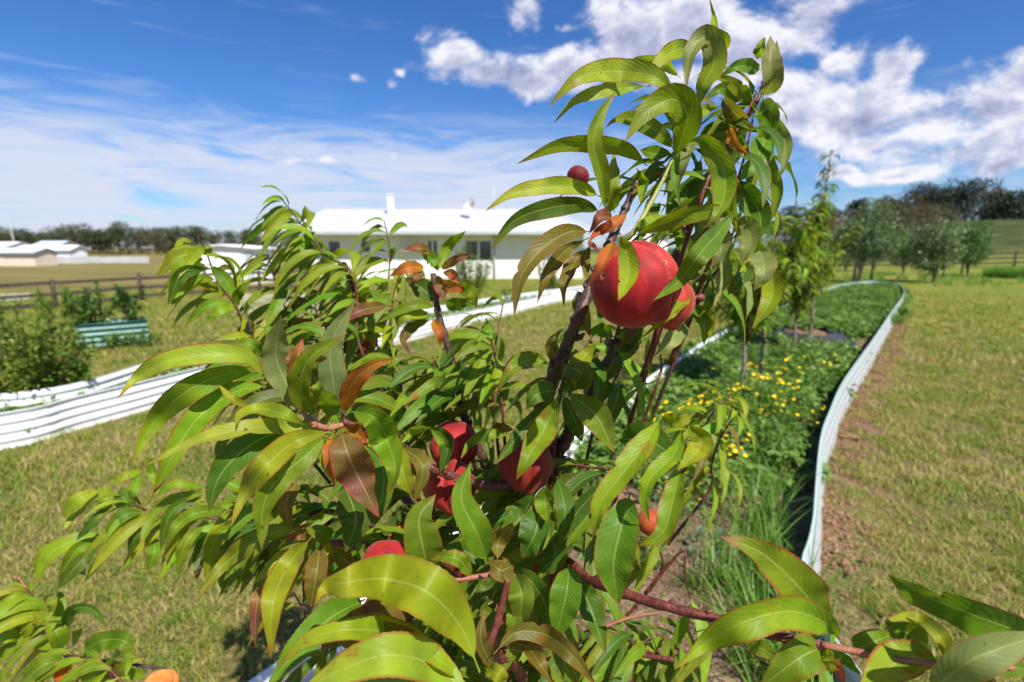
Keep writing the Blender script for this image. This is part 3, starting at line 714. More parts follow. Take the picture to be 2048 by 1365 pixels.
scatter('edge_grass', lambda x, y: edge_d(x, y, edgeR, 60, .22, BED_POLY), (.5, 14, .9, 20), .15, C_MID, .6, 1.2, 4, 'tufts of longer grass along the outside of the curved edging', 'grass')
scatter('edge_grass', lambda x, y: edge_d(x, y, LB_NEAR, 60, .35, LB_POLY), (-8, 3, 1.5, 17), .2, C_MID, .5, 1.0, 5, 'green weeds and tufts at the foot of the long white edging', 'grass')
scatter('edge_grass', lambda x, y: edge_d(x, y, BED_L, 60, .25, BED_POLY), (-1.6, 9, .9, 15), .15, C_MID, .6, 1.3, 6, 'grass tufts along the outside of the inner edging', 'grass')
def bed_d(x, y, k, y0, y1, fn=None):
    if not inview(x, y) or not inside(x, y, BED_POLY): return 0, 0
    f = max(0, min(1, (y - y0)/.5))*max(0, min(1, (y1 - y)/.5 + .5))
    if math.hypot(x-4.95, y-8.4) < .82 or (dist_line(x, y, BED_R) < .20 and y > 2.2): return 0, 0
    return k*f*(fn(x, y) if fn else 1), .06
def e_r(x, y): return dist_line(x, y, BED_R)
scatter('ground_cover', lambda x, y: bed_d(x, y, 85, 3.2, 20, lambda a, b: max(.04, -.25 + 1.9*patch(a, b, 1.6, 2))), (-.5, 15, 2.0, 20), .25, C_WEED, .6, 1.45, 7, 'leafy green ground cover filling the far part of the bed', 'ground cover')
scatter('ground_cover', lambda x, y: bed_d(x, y, 40, 4.4, 20, lambda a, b: max(0, patch(a, b, 1.2, 15)*3.2 - 1.4)), (-.5, 15, 2.0, 20), .25, C_PALE, .6, 1.25, 27, 'pale larger leaved weeds in patches over the bed', 'ground cover')
scatter('soil_clods', lambda x, y: (240*max(0, 1 - abs(dist_line(x, y, edgeR)-.12)/.17)*max(0, patch(x, y, 3, 3)*2-.5) if inview(x, y) and not inside(x, y, BED_POLY) and dist_line(x, y, edgeR) < .4 else 0, 0), (.5, 12, .9, 12), .15, C_CLOD, .6, 1.6, 28, 'small dry soil clods on the bare strip beside the curved edging', 'soil')
scatter('ground_cover', lambda x, y: bed_d(x, y, 60, 3.0, 20, lambda a, b: max(0, patch(a, b, 1.6, 12)*2.8 - 1.1)), (-.5, 15, 2.0, 20), .25, C_TALL, .6, 1.2, 17, 'taller leafy weeds standing above the ground cover of the bed', 'ground cover')
scatter('ground_cover', lambda x, y: (60*max(0, patch(x, y, 1.5, 14)*2.2-.35)*max(0, 1 - dist_line(x, y, BED_L)/.2) if inview(x, y) and y > 3.3 else 0, .12), (-.5, 14, 3.0, 20), .15, C_WEED, .8, 1.5, 18, 'weeds hanging over the inner white edging', 'ground cover')
scatter('vine_leaves', lambda x, y: bed_d(x, y, 15, 2.0, 6, lambda a, b: max(0, patch(a, b, 1.3, 7)*2 - .55)), (-1.5, 7, 1.0, 9), .2, C_VINE, .7, 1.3, 8, 'dark green vine leaves creeping over the mulch', 'ground cover')
scatter('yellow_flowers', lambda x, y: bed_d(x, y, 30, 2.3, 5.2, lambda a, b: max(0, patch(a, b, 1.9, 9)*4.0 - 1.7)*(1 if b > 1.9 and dist_line(a, b, BED_L) > .35 else .15)), (.2, 5, 2.0, 6), .2, C_FLOW, .95, 1.5, 9, 'yellow daisies among fine green leaves in the middle of the bed', 'flowers')
scatter('ground_cover', lambda x, y: bed_d(x, y, 70, 2.3, 5.2, lambda a, b: max(0, patch(a, b, 1.9, 19)*2 - .4)), (-.2, 5, 2.0, 6), .2, [C_WEED[0], C_MID[0], C_FINE], .7, 1.3, 19, 'fine leaved green plants between the daisies and the far ground cover', 'ground cover')
scatter('long_grass', lambda x, y: bed_d(x, y, 110, 1.2, 4.2, lambda a, b: 1 if e_r(a, b) < .30 else (.06 if b < 2.6 else 0)), (-.6, 4, 1.0, 4.6), .12, C_LONG, .9, 1.7, 10, 'long green grass blades inside the right hand edging', 'grass')
scatter('straw_mulch', lambda x, y: bed_d(x, y, 260, .5, 3.6), (-1.4, 3, .8, 4), .25, C_STRAW, .8, 1.5, 11, 'loose straw mulch on the soil under the peach tree', 'mulch')
scatter('ground_cover', lambda x, y: (7*max(0, patch(x, y, 2, 5)*2-.5) if inview(x, y) and inside(x, y, BED_POLY) and .9 < y < 3.2 else 0, .06), (-1.4, 3, .9, 3.3), .2, C_MID + C_VINE[:1], .6, 1.2, 12, 'sparse weeds coming up through the mulch under the tree', 'ground cover')
scatter('ground_cover', lambda x, y: (75*max(0, patch(x, y, 1.2, 5)*2-.3) if inside(x, y, LB_POLY) and inview(x, y) and dist_line(x, y, LB_NEAR) > .22 else 0, .08), (-8, 4, 1.8, 18), .15, C_WEED, .7, 1.25, 13, 'green plants growing inside the long curved bed', 'ground cover')

# shrubs, saplings and trees -------------------------------------------------------------
def crown_mesh(name, lobes, n, L, ratio, m, rnd, hang=0.0, shell=.55):
    mb = MB(); tot = sum(r*r for _, r in lobes)
    for c, r in lobes:
        k = int(n*r*r/tot)
        for i in range(k):
            d = Vector((rnd.gauss(0, 1), rnd.gauss(0, 1), rnd.gauss(0, 1))).normalized(); q = r*(shell + (1-shell)*rnd.random()**.6)*(1 + .22*mnoise.noise((c + d*r)*(1.8/r)))
            p = Vector(c) + Vector((d.x*q, d.y*q, d.z*q*.85))
            dirn = (d + Vector((rnd.uniform(-.8,.8), rnd.uniform(-.8,.8), rnd.uniform(-.8,.8) - hang)))
            leaf_quad(mb, p, dirn, (d + Vector((0, 0, .8)) + Vector((rnd.uniform(-.5,.5), rnd.uniform(-.5,.5), 0))).normalized(), L*rnd.uniform(.6, 1.35), L*ratio*rnd.uniform(.7, 1.2))
    return mb
def tree(name, label, pos, h, cw, m, n, L, ratio=.6, trunk_h=.35, seed=0, lobes=9, group=None, cat='tree', bark=None, flat=.55, trunk_r=None, lean=0, hang=0.0, stems_=1, shell=.5):
    rnd = random.Random(seed*7+1); o = empty(name, pos); tag(o, label, cat, group)
    zc = h*(trunk_h + (1-trunk_h)/2); hh = h*(1-trunk_h)/2; LB = []
    for i in range(lobes):
        a = 2*math.pi*i/lobes + rnd.uniform(-.5, .5); rr = cw/2*rnd.uniform(.15, .68); z = zc + hh*rnd.uniform(-.62, .62)
        LB.append((Vector((rr*math.cos(a) + lean*(z/h), rr*math.sin(a), z)), cw/2*rnd.uniform(.34, .54)*(1 if flat > .5 else .8)))
    LB.append((Vector((lean, 0, h - cw*.16)), cw*.17))
    tr = trunk_r or h*.022
    for s in range(stems_):
        ox = rnd.uniform(-.5, .5)*cw*.25 if stems_ > 1 else 0
        mb = MB(); mb.tube(catmull([Vector((ox*.2, 0, -.1)), Vector((ox*.6 + lean*.2, rnd.uniform(-.03,.03)*h, h*trunk_h*.6)), Vector((ox + lean*.5, 0, zc))], 8), [tr*(1-.07*i) for i in range(9)], 7)
        mb.build('trunk', bark or M_TRUNK, o)
    mb = MB()
    for c, r in LB[:7]:
        mb.tube(catmull([Vector((lean*.3, 0, h*trunk_h*.7)), c*.55 + Vector((0, 0, zc*.35)), c], 5), [tr*.5, tr*.42, tr*.35, tr*.28, tr*.2, tr*.1], 5, cap=False)
    mb.build('limbs', bark or M_TRUNK, o)
    c = crown_mesh('crown', LB, n, L, ratio, m, rnd, hang, shell).build('crown', m, o); return o
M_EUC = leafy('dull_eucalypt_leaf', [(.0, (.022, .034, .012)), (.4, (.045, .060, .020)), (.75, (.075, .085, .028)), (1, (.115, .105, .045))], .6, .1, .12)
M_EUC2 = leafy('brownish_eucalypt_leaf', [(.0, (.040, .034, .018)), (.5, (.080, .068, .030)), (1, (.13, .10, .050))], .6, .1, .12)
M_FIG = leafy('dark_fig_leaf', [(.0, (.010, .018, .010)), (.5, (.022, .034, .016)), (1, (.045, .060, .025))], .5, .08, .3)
M_OLIVE = leafy('silvery_olive_leaf', [(.0, (.034, .072, .018)), (.35, (.070, .135, .032)), (.7, (.14, .20, .065)), (1, (.36, .40, .25))], .4, .15, .8, .5)
M_CITRUS = leafy('glossy_citrus_leaf', [(.0, (.022, .07, .008)), (.5, (.06, .14, .014)), (1, (.14, .24, .03))], .4, .2, .8, .5)
M_RUSTY = leafy('rusty_shrub_leaf', [(.0, (.07, .045, .02)), (.5, (.15, .085, .035)), (1, (.28, .13, .05))], .6, .15, .6)
M_BUSH = leafy('box_leaf_bush', [(.0, (.045, .11, .012)), (.40, (.11, .20, .020)), (.75, (.21, .28, .035)), (1, (.42, .30, .07))], .45, .25, 2.5)
rx = random.Random(5)
# left tree line: individual crowns, dense in the middle, thin pale ones at the right end
specs = [(-40,455,130),(0,468,125),(45,462,120),(85,470,128),(120,470,118),(165,448,122),(200,462,112),(238,446,118),(275,455,125),(320,456,118),(352,472,112),(395,452,122),(430,466,120),(462,470,128),(500,458,118),(545,470,125),(590,466,130)]
TL = ['eucalypt cut by the left edge of the photo behind the farm roofs', 'low eucalypt just right of the left photo edge in the far tree line', 'eucalypt standing behind the leaning power pole', 'eucalypt above the blue roofed farmhouse in the far tree line', 'low gap filling eucalypt right of the blue roof', 'rounder brownish tree left of the highest part of the tree line', 'lower tree between the brownish tree and the tallest crown', 'tallest broad eucalypt of the distant left tree line', 'dark broad eucalypt just right of the tallest crown', 'second brownish crown in the middle of the left tree line', 'low crown right of the second brownish tree', 'dome shaped eucalypt left of the thin pale stemmed trees', 'first thin see through tree right of the dome shaped eucalypt', 'second thin see through tree close to the white shed', 'dark small crown rising behind the white gabled shed', 'thin tree partly hidden by the rear peach leaves', 'last eucalypt of the tree line, left of the house roof']
for i, (px, ytop, d) in enumerate(specs):
    p = W(px, 500, d); p.z = 0; top = W(px, ytop, d).z
    thin = i in (12, 13, 15)
    brown = i in (5, 9)
    lab = TL[i]
    g = 'eucalypts in the distant left tree line'
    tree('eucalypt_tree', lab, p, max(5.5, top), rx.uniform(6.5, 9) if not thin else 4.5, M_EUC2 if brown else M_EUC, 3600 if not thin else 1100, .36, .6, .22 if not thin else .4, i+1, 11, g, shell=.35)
mb = MB(); q = random.Random(9)
for k in range(70):
    px = -120 + k*10; p = W(px, 505, 128 + q.uniform(-6, 14)); r = q.uniform(1.3, 2.6)
    c = crown_mesh('x', [(Vector((p.x, p.y, r*.7)), r)], 90, .5, .7, M_EUC, q); b = len(mb.v); mb.v += c.v; mb.f += [tuple(i+b for i in f) for f in c.f]; mb.mi += c.mi; mb.sm += c.sm
hm = MB(); q = random.Random(19)
for k in range(40):
    px = 1540 + k*9; p = W(px, 500, 62 + q.uniform(-4, 8)); p.z = hill_h(p.x, p.y); r = q.uniform(1.2, 2.4)*(1 if k < 26 else .7)
    c = crown_mesh('x', [(Vector((p.x, p.y, p.z + r*.75)), r)], 220, .28, .7, M_FIG, q); b = len(hm.v); hm.v += c.v; hm.f += [tuple(i+b for i in f) for f in c.f]; hm.mi += [q.choice((0, 0, 1))]*len(c.f); hm.sm += c.sm
for k in range(26):
    px = 1690 + k*17; p = W(px, 450, 88 + q.uniform(-5, 8)); p.z = hill_h(p.x, p.y); r = q.uniform(.9, 1.9)
    c = crown_mesh('x', [(Vector((p.x, p.y, p.z + r*.6)), r*1.3)], 160, .4, .7, M_FIG, q); b = len(hm.v); hm.v += c.v; hm.f += [tuple(i+b for i in f) for f in c.f]; hm.mi += [0]*len(c.f); hm.sm += c.sm
o = hm.build('hedgerow', [M_EUC, M_EUC2]); tag(o, 'dull green hedgerow behind the orchard trees on the right', 'hedgerow', kind='stuff')
o = mb.build('undergrowth', M_EUC2); tag(o, 'dark undergrowth along the foot of the left tree line', 'undergrowth', kind='stuff')
# right side: dark fig trees on the rise
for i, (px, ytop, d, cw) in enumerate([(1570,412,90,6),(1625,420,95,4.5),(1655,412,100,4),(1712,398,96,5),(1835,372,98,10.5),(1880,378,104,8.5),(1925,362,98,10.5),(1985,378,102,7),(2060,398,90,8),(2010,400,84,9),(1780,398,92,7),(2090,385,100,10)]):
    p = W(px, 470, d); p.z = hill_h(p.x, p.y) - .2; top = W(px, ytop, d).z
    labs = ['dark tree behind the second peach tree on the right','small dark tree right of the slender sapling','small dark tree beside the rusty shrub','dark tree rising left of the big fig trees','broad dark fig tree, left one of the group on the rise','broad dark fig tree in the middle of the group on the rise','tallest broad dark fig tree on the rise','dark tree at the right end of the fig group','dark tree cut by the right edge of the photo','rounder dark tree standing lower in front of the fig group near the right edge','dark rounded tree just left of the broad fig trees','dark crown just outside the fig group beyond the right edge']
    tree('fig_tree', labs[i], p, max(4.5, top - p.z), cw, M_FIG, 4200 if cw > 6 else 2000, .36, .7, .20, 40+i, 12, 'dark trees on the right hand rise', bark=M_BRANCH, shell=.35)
for i, (px, ytop, d, cw, m, lab) in enumerate([(1630,415,46,5.5,M_RUSTY,'rusty brown shrub behind the orchard on the right'),(1820,388,44,6.2,M_EUC2,'large grey brown tree behind the silvery orchard trees')]):
    p = W(px, 500, d); p.z = hill_h(p.x, p.y); tree('shrub' if i == 0 else 'tree', lab, p, W(px, ytop, d).z - p.z, cw, m, 4200, .17, .5, .12, 60+i, 12, cat='shrub' if i == 0 else 'tree')
def gz(px, py): p = G(px, py); p.z = 0; return p
def orch(name, lab, px, py, ytop, cwpx, m, n, L, th, seed, lean=0, cat='tree', **k):
    p = gz(px, py); d = project(p)[2]; h = W(px, ytop, d).z; return tree(name, lab, p, h, cwpx/F*d*1.18, m, int(n*1.3), L, .5, th*.62, seed, 10, None, cat, lean=lean, **k), p, d
orch('olive_tree', 'tall silvery leaved tree with a pale forked trunk beside a stake', 1712, 566, 396, 118, M_OLIVE, 5200, .12, .26, 71, .45, stems_=2)
orch('citrus_bush', 'dark round bush left of the pale forked trunk', 1690, 543, 448, 72, M_CITRUS, 2800, .13, .08, 72)
orch('citrus_tree', 'bright green small tree between the two silvery trees', 1805, 548, 462, 70, M_CITRUS, 2400, .13, .12, 73)
orch('olive_tree', 'wide silvery leaved tree with foliage down to the grass', 1868, 566, 440, 120, M_OLIVE, 5200, .12, .05, 74)
orch('citrus_tree', 'green leafy tree tied to a dark stake at the right', 1935, 552, 442, 84, M_CITRUS, 3000, .13, .25, 75, bark=M_BRANCH)
orch('citrus_tree', 'light green small tree near the right edge', 2035, 520, 455, 66, M_CITRUS, 1200, .16, .2, 76)
M_STAKE = simple('dark_stake', (.035, .03, .028), .7, .3, .2, 9)
for i, (px, py, yt, lab) in enumerate([(1742,560,470,'dark stake behind the pale forked trunk'),(1922,552,470,'dark stake holding the tree at the right'),(1885,556,500,'short green stake in front of the wide silvery tree')]):
    p = gz(px, py); d = project(p)[2]; mb = MB(); mb.bar((0,0,-.1), (.02,0,W(px, yt, d).z), .07, .07, up=Vector((0,1,0))); mb.tube([(0,0,.3),(.0,0,.36)], .055, 6); o = mb.build('stake', M_STAKE, loc=p); tag(o, lab, 'stake')
p = gz(2022, 556); o = clump('grass_mound', M_LUSH, 2600, 1.15, .25, .75, (.3, 1.2), .03, vr, 3); COL.objects.link(o); o.location = p; tag(o, 'bright green grassy mound on the lawn at the right edge', 'grass', kind='stuff')
scatter('orchard_grass', lambda x, y: (5*max(0, patch(x, y, .5, 3)*2-.7) if inview(x, y) else 0, 0), (12, 36, 21, 31), .8, C_MID, 2.0, 4.0, 14, 'longer green grass round the orchard trees', 'grass')

# bushes of the left bed and by the house
def bush(lab, pos, h, w_, m, n, L, seed, name='bush', stems_n=7, upright=.6):
    rnd = random.Random(seed); o = empty(name, pos); tag(o, lab, 'bush'); cm = MB()
    for k in range(stems_n):
        a = rnd.uniform(0, 6.3); rr = w_/2*math.sqrt(rnd.random()); hh = h*rnd.uniform(.6, 1.0)*(1 - .25*(rr/(w_/2))**2)
        st = catmull([Vector((rr*.15*math.cos(a), rr*.15*math.sin(a), -.05)), Vector((rr*.7*math.cos(a), rr*.7*math.sin(a), hh*.45)), Vector((rr*math.cos(a), rr*math.sin(a), hh))], 14)
        mb = MB(); mb.tube(st, [.010*(1-.06*i) for i in range(15)], 5); mb.build('stem', M_BRANCH, o)
        for q_ in range(n//stems_n):
            s = rnd.uniform(.12, 1)**.8; p = st[int(s*14)]; d = Vector((rnd.gauss(0,1), rnd.gauss(0,1), rnd.gauss(0,1)*.6 + upright)).normalized()
            q = p + d*rnd.uniform(0, .16)*w_*(1.15-s); leaf_quad(cm, q, d, Vector((rnd.uniform(-.5,.5), rnd.uniform(-.5,.5), 1)), L*rnd.uniform(.6, 1.3), L*.5)
    cm.build('foliage', m, o); return o
def zG(px, py, z): p = G(px, py, z); return p
p = G(28, 818, .08); bush('bushy shrub with orange tips at the left edge inside the white bed', p, 1.22, 1.25, M_BUSH, 9500, .046, 1, stems_n=44)
p = G(130, 800, .08); bush('lower part of the leafy hedge at the right of the orange tipped shrub', p, .62, .8, M_BUSH, 2600, .044, 2, stems_n=16)
p = G(120, 640, .0); bush('sparse yellowish shrub in front of the left fence post', p, .95, .9, M_BUSH, 1500, .055, 3, stems_n=14)
p = G(943, 601, .1); bush('upright green shrub in front of the house windows', p, 1.75, 1.5, M_BUSH, 2600, .075, 4, stems_n=22, upright=1.2)
p = G(1105, 588, .1); bush('green shrub in front of the house behind the hanging leaves', p, 1.6, 1.1, M_BUSH, 1800, .075, 5, stems_n=16, upright=1.2)
p = G(1020, 606, .1); bush('very low plant in the long bed below the house wall', p, .45, .9, M_WEED, 700, .06, 6, stems_n=10)
A_, B_, U_, NN = PLANTER
for k, (s, hh, w_) in enumerate([(.12, .62, .5), (.34, .72, .6), (.80, .78, .5)]):
    p = A_ + (B_-A_)*s + NN*.4; p.z = .36
    bush(['small leafy plant at the left end of the green planter', 'large leafed plant in the middle of the green planter', 'leafy plant at the right end of the green planter'][k], p, hh, w_, M_CITRUS, 420, .085, 10+k, 'planter_plant', 8)
for k in range(5):
    p = A_.lerp(B_, .15 + .2*k) - NN*.25; p.z = 0; bush(['weed tuft at the left foot of the planter','weed tuft below the planter corrugations, second from the left','weed tuft in front of the planter centre','low weed right of the planter centre','weed tuft at the right foot of the planter'][k], p, .30, .5, M_WEED, 200, .06, 20+k, 'weed', 6)

# the two peach trees further along the bed, the slender sapling and its mulch ring
M_POST = simple('black_steel_post', (.02, .02, .022), .5, .4, .2, 12)
def small_peach(lab, pos, h, crown_w, nlimb, nleaf, leafL, seed, z_low=.45, colors='ymgg', trunk_r=.028, slim=False):
    rnd = random.Random(seed); o = empty('young_peach_tree', pos); tag(o, lab, 'fruit tree'); Lp = Vector(pos)
    T = []
    for k in range(6): # a few leaf shapes, shared
        hint = Vector((0, -.3, 1)).normalized(); L = leafL*rnd.uniform(.85, 1.15)
        pts = [Vector((0,0,0)), Vector((L*.35, 0, L*.10)), Vector((L*.68, 0, -L*.02)), Vector((L*.88, rnd.uniform(-.1,.1)*L, -L*rnd.uniform(.25,.5)))]
        g = leaf_geo(pts, L*.22, rnd.uniform(-20,20), 20, jitter(COLS[colors[k % len(colors)]], rnd), rnd.uniform(.1,.6), hint, .35, 8, 2, .04, 0, rnd); T.append(leaves_mesh('leaf', [g], Vector((0,0,0))))
    mb = MB(); trunk = catmull([Vector((0,0,-.1)), Vector((.01,.01,z_low*.6)), Vector((0,.02,z_low)), Vector((.02,0,h*.6 if not slim else h*.95))], 14); mb.tube(trunk, [trunk_r*(1-.055*i) for i in range(15)], 8); mb.build('trunk', M_TRUNK, o)
    spots = []
    for k in range(nlimb):
        a = 2.4*k + rnd.uniform(-.4,.4); z0 = z_low + (h*.6-z_low)*k/nlimb*(1.3 if slim else .8); rr = crown_w/2*rnd.uniform(.5, 1.0)*(1 if not slim else (1-k/nlimb*.8)); z1 = z0 + (h - z0)*rnd.uniform(.45, 1.0)*(1 if not slim else .35)
        st = catmull([Vector((0,0,z0)), Vector((rr*.55*math.cos(a), rr*.55*math.sin(a), z0 + (z1-z0)*.45)), Vector((rr*math.cos(a), rr*math.sin(a), z1))], 16)
        mb = MB(); mb.tube(st, [trunk_r*.42*(1-.05*i) for i in range(17)], 5); mb.build('branch', M_TWIG, o)
        for q in range(nleaf//nlimb):
            s = rnd.uniform(.12, 1.0); p = st[int(s*16)]; spots.append(p + Vector((rnd.gauss(0,.04), rnd.gauss(0,.04), rnd.gauss(0,.04)))*(1 if not slim else .6))
    if slim:
        for q in range(nleaf//3): spots.append(trunk[rnd.randrange(4, 15)] + Vector((rnd.gauss(0,.03), rnd.gauss(0,.03), rnd.gauss(0,.05))))
    rnd.shuffle(spots); jm = []
    for k, p in enumerate(spots):
        ang = rnd.uniform(0, 6.3) if rnd.random() < .5 else rnd.gauss(3.3, .8); M = Matrix.Translation(p) @ Matrix.Rotation(ang, 4, 'Z') @ Matrix.Rotation(rnd.uniform(-.6, .9), 4, 'Y') @ Matrix.Rotation(rnd.uniform(-.6,.6), 4, 'X') @ Matrix.Scale(rnd.uniform(.7, 1.2), 4)
        if k < 290:
            l = bpy.data.objects.new('leaf', rnd.choice(T)); COL.objects.link(l); l.parent = o; l.matrix_local = M
        else: jm.append((rnd.choice(T), M))
    if jm:
        V=[]; Fs=[]; UVs=[]; C_=[]
        for me, M in jm:
            b = len(V); V += [tuple(M @ v.co) for v in me.vertices]; Fs += [tuple(i+b for i in p_.vertices) for p_ in me.polygons]
            c_ = np.empty(len(me.vertices)*4, dtype=np.float32); me.attributes['tint'].data.foreach_get('color', c_); C_.append(c_)
            u_ = np.empty(len(me.loops)*2, dtype=np.float32); me.uv_layers[0].data.foreach_get('uv', u_); UVs.append(u_)
        me = bpy.data.meshes.new('leaves'); me.from_pydata(V, [], Fs); me.materials.append(M_LEAF); me.polygons.foreach_set('use_smooth', [True]*len(Fs))
        me.attributes.new('tint', 'FLOAT_COLOR', 'POINT').data.foreach_set('color', np.concatenate(C_)); me.uv_layers.new(name='UVMap').data.foreach_set('uv', np.concatenate(UVs))
        l = bpy.data.objects.new('leaves', me); COL.objects.link(l); l.parent = o; l['kind'] = 'stuff'
    return o
def plant_far_trees():
    p = G(1482, 792, .05); small_peach('second peach tree in the bed with a grey trunk beside the black post', p, 2.05, 1.35, 20, 1300, .175, 1, .58, 'ymgd', .034)
    p = G(1585, 716, .05); small_peach('third peach tree in the bed left of the slender sapling', p, 1.85, 1.25, 14, 700, .16, 2, .55, 'gmdy', .028)
    p = G(1618, 690, .10); small_peach('tall slender sapling standing in the ring of bark mulch', p, 2.98, .50, 18, 560, .15, 3, .8, 'gddg', .026, True)
    p = G(1516, 795, .05); d = project(p)[2]; mb = MB(); hh = 1.15
    mb.box(-.016, .016, -.004, .004, -.2, hh); mb.box(-.004, .004, .0042, .032, -.2, hh - .002); mb.tube([(0,-.006,.62),(0,-.006,.66)], .03, 8)
    o = mb.build('steel_post', M_POST, loc=p); tag(o, 'black steel post beside the second peach tree', 'post')
    p = G(1618, 690, .05); mo = empty('mulch_ring', p); tag(mo, 'black plastic ring heaped with brown bark mulch round the sapling', 'mulch ring')
    rnd = random.Random(4)
    def disc(r0, r1, z0, z1, m, nm, rough_, nr=8):
        mb = MB(); ns = 48
        for j in range(nr+1):
            r = r0 + (r1-r0)*j/nr
            for i in range(ns):
                a = 2*math.pi*i/ns; k = 1 + .09*mnoise.noise(Vector((math.cos(a)*1.6, math.sin(a)*1.6, 2))); z = z0 + (z1-z0)*(j/nr) + rough_*mnoise.noise(Vector((r*k*math.cos(a)*7, r*k*math.sin(a)*7, 1)))
                mb.v.append((r*k*math.cos(a), r*k*math.sin(a), z))
        for j in range(nr):
            for i in range(ns): a = j*ns+i; b = j*ns+(i+1) % ns; mb.f.append((a, a+ns, b+ns, b)); mb.mi.append(0); mb.sm.append(True)
        return mb.build(nm, m, mo)
    M_PLASTIC = simple('black_weed_plastic', (.022, .022, .026), .35, .5, .3, 14, bs=.8, bd=.02)
    M_BARKM = simple('bark_mulch', (.26, .165, .11), .95, .1, .45, 40, bs=1, bd=.02)
    disc(.0, .50, .21, .15, M_BARKM, 'bark', .07, 16); disc(.40, .70, .22, .02, M_PLASTIC, 'plastic_sheet', .10)
# ================================================================== peach foliage
COLS = dict(g=(.105,.205,.013), y=(.205,.30,.014), d=(.062,.138,.013), r=(.20,.065,.035), o=(.50,.15,.022), b=(.135,.125,.020),
            p=(.17,.23,.070), k=(.42,.07,.04), w=(.25,.335,.028), m=(.145,.245,.012))
def width_profile(s):
    s = max(0.0, (s - .05)/.95)
    return (s**.74)*((1-s)**1.08)*3.22 if s > 0 else 0.0
def leaf_geo(pts, wid, roll=0, twist=0, col=(.1,.2,.02), red=.5, hint='cam', fold=.32, nseg=22, nw=6, ripple=.05, serr=.02, rnd=random):
    C = catmull(pts, nseg); L = sum((C[i+1]-C[i]).length for i in range(nseg))
    V = []; UV = []; F_ = []
    bite = (rnd.uniform(.3, .85), rnd.choice((-1, 1)), rnd.uniform(.15, .4)) if nseg > 50 and wid < .03 and rnd.random() < .2 else None
    ph = rnd.uniform(0, 6); fr = rnd.uniform(12, 24); fr2 = rnd.uniform(3, 5); rip = ripple*rnd.uniform(.5, 1.6)
    prevN = None
    for i, P in enumerate(C):
        s = i/nseg; T = (C[min(i+1, nseg)] - C[max(i-1, 0)]).normalized()
        H = (CAM - P).normalized() if hint == 'cam' else hint
        N = H - T*H.dot(T)
        if N.length < .12 and prevN is not None: N = prevN - T*prevN.dot(T)
        N.normalize()
        if prevN is not None and hint == 'cam': N = (N*.55 + (prevN - T*prevN.dot(T)).normalized()*.45).normalized()
        prevN = N.copy(); S = T.cross(N)
        a = R(roll + twist*(s-.5)); N, S = N*math.cos(a) + S*math.sin(a), S*math.cos(a) - N*math.sin(a)
        w = wid/2*width_profile(s); f = fold*(1 - .35*s)
        if s < .05: w = wid*.012 + .0004
        for j in range(nw+1):
            x = -1 + 2*j/nw; ax = abs(x); ww = w
            if ax > .99 and serr: ww *= 1 + serr*(1 if i % 2 else -1)
            if bite and x*bite[1] > .2: ww *= 1 - bite[2]*math.exp(-((s-bite[0])/.018)**2)
            off = S*(x*ww*math.cos(f)) + N*(ax**1.25*ww*math.sin(f)) 
            off += N*(wid*rip*(ax**1.6)*(math.sin(s*fr + ph + (2.1 if x > 0 else 0)) + .4*math.sin(s*fr2*9 + ph*3 + x)))*min(1, s*5)*min(1, (1-s)*5)
            V.append(P + off); UV.append((.5 + x/2, s))
    for i in range(nseg):
        for j in range(nw):
            a = i*(nw+1) + j; F_.append((a, a+1, a+nw+2, a+nw+1))
    return dict(v=V, uv=UV, f=F_, col=col, red=red, L=L, w=wid)
def shade_of(g):
    c = Vector(g['col']); red = c.x > c.y*1.25; out = []
    if red: base = c*.75 + Vector((.03, .07, .0)) if g.get('ph', 0) < .5 else c; tipc = Vector((c.x*.95, c.y*.55, c.z*1.5))
    else: base = c*.97; tipc = Vector((c.x*1.10, c.y*.98, c.z))
    o = g['v'][0]*23
    for p, (ux, s) in zip(g['v'], g['uv']):
        k = max(0, min(1, s*1.1 - .1 + .5*mnoise.noise(p*38 + o))); q = base.lerp(tipc, k)*(1 + .16*mnoise.noise(p*75 + o))
        if red: q = q.lerp(Vector((.16, .15, .02)), max(0, min(.7, 1.1*mnoise.noise(p*46 + o*.5) + .05)))
        out.append((max(0, q.x), max(0, q.y), max(0, q.z), g['red']))
    return out
def leaves_mesh(name, geos, origin):
    v = []; f = []; uv = []; tint = []
    for g in geos:
        b = len(v); v += [tuple(p - origin) for p in g['v']]; f += [tuple(i+b for i in q) for q in g['f']]; uv += g['uv']; tint += shade_of(g)
    me = bpy.data.meshes.new(name); me.from_pydata(v, [], f); me.materials.append(M_LEAF)
    me.polygons.foreach_set('use_smooth', [True]*len(f))
    at = me.attributes.new('tint', 'FLOAT_COLOR', 'POINT'); at.data.foreach_set('color', np.array(tint, dtype=np.float32).ravel())
    ul = me.uv_layers.new(name='UVMap'); li = np.empty(len(me.loops), dtype=np.int32); me.loops.foreach_get('vertex_index', li)
    ul.data.foreach_set('uv', np.array(uv, dtype=np.float32)[li].ravel())
    me.update(); return me
def jitter(col, rnd, k=.16):
    a = 1 + rnd.uniform(-k, k); b = 1 + rnd.uniform(-k, k)
    return (min(1, col[0]*a), min(1, col[1]*b), min(1, col[2]*(1+rnd.uniform(-k, k))))

REG = {'1': (900, 0), '2': (900, 300), '3': (200, 380), '4': (200, 600), '5': (0, 832), '6': (700, 832), '7': (1248, 832), '8': (1248, 400)}
def rp_(reg, x, y): ox, oy = REG[reg]; return ox + x/2.56, oy + y/2.56

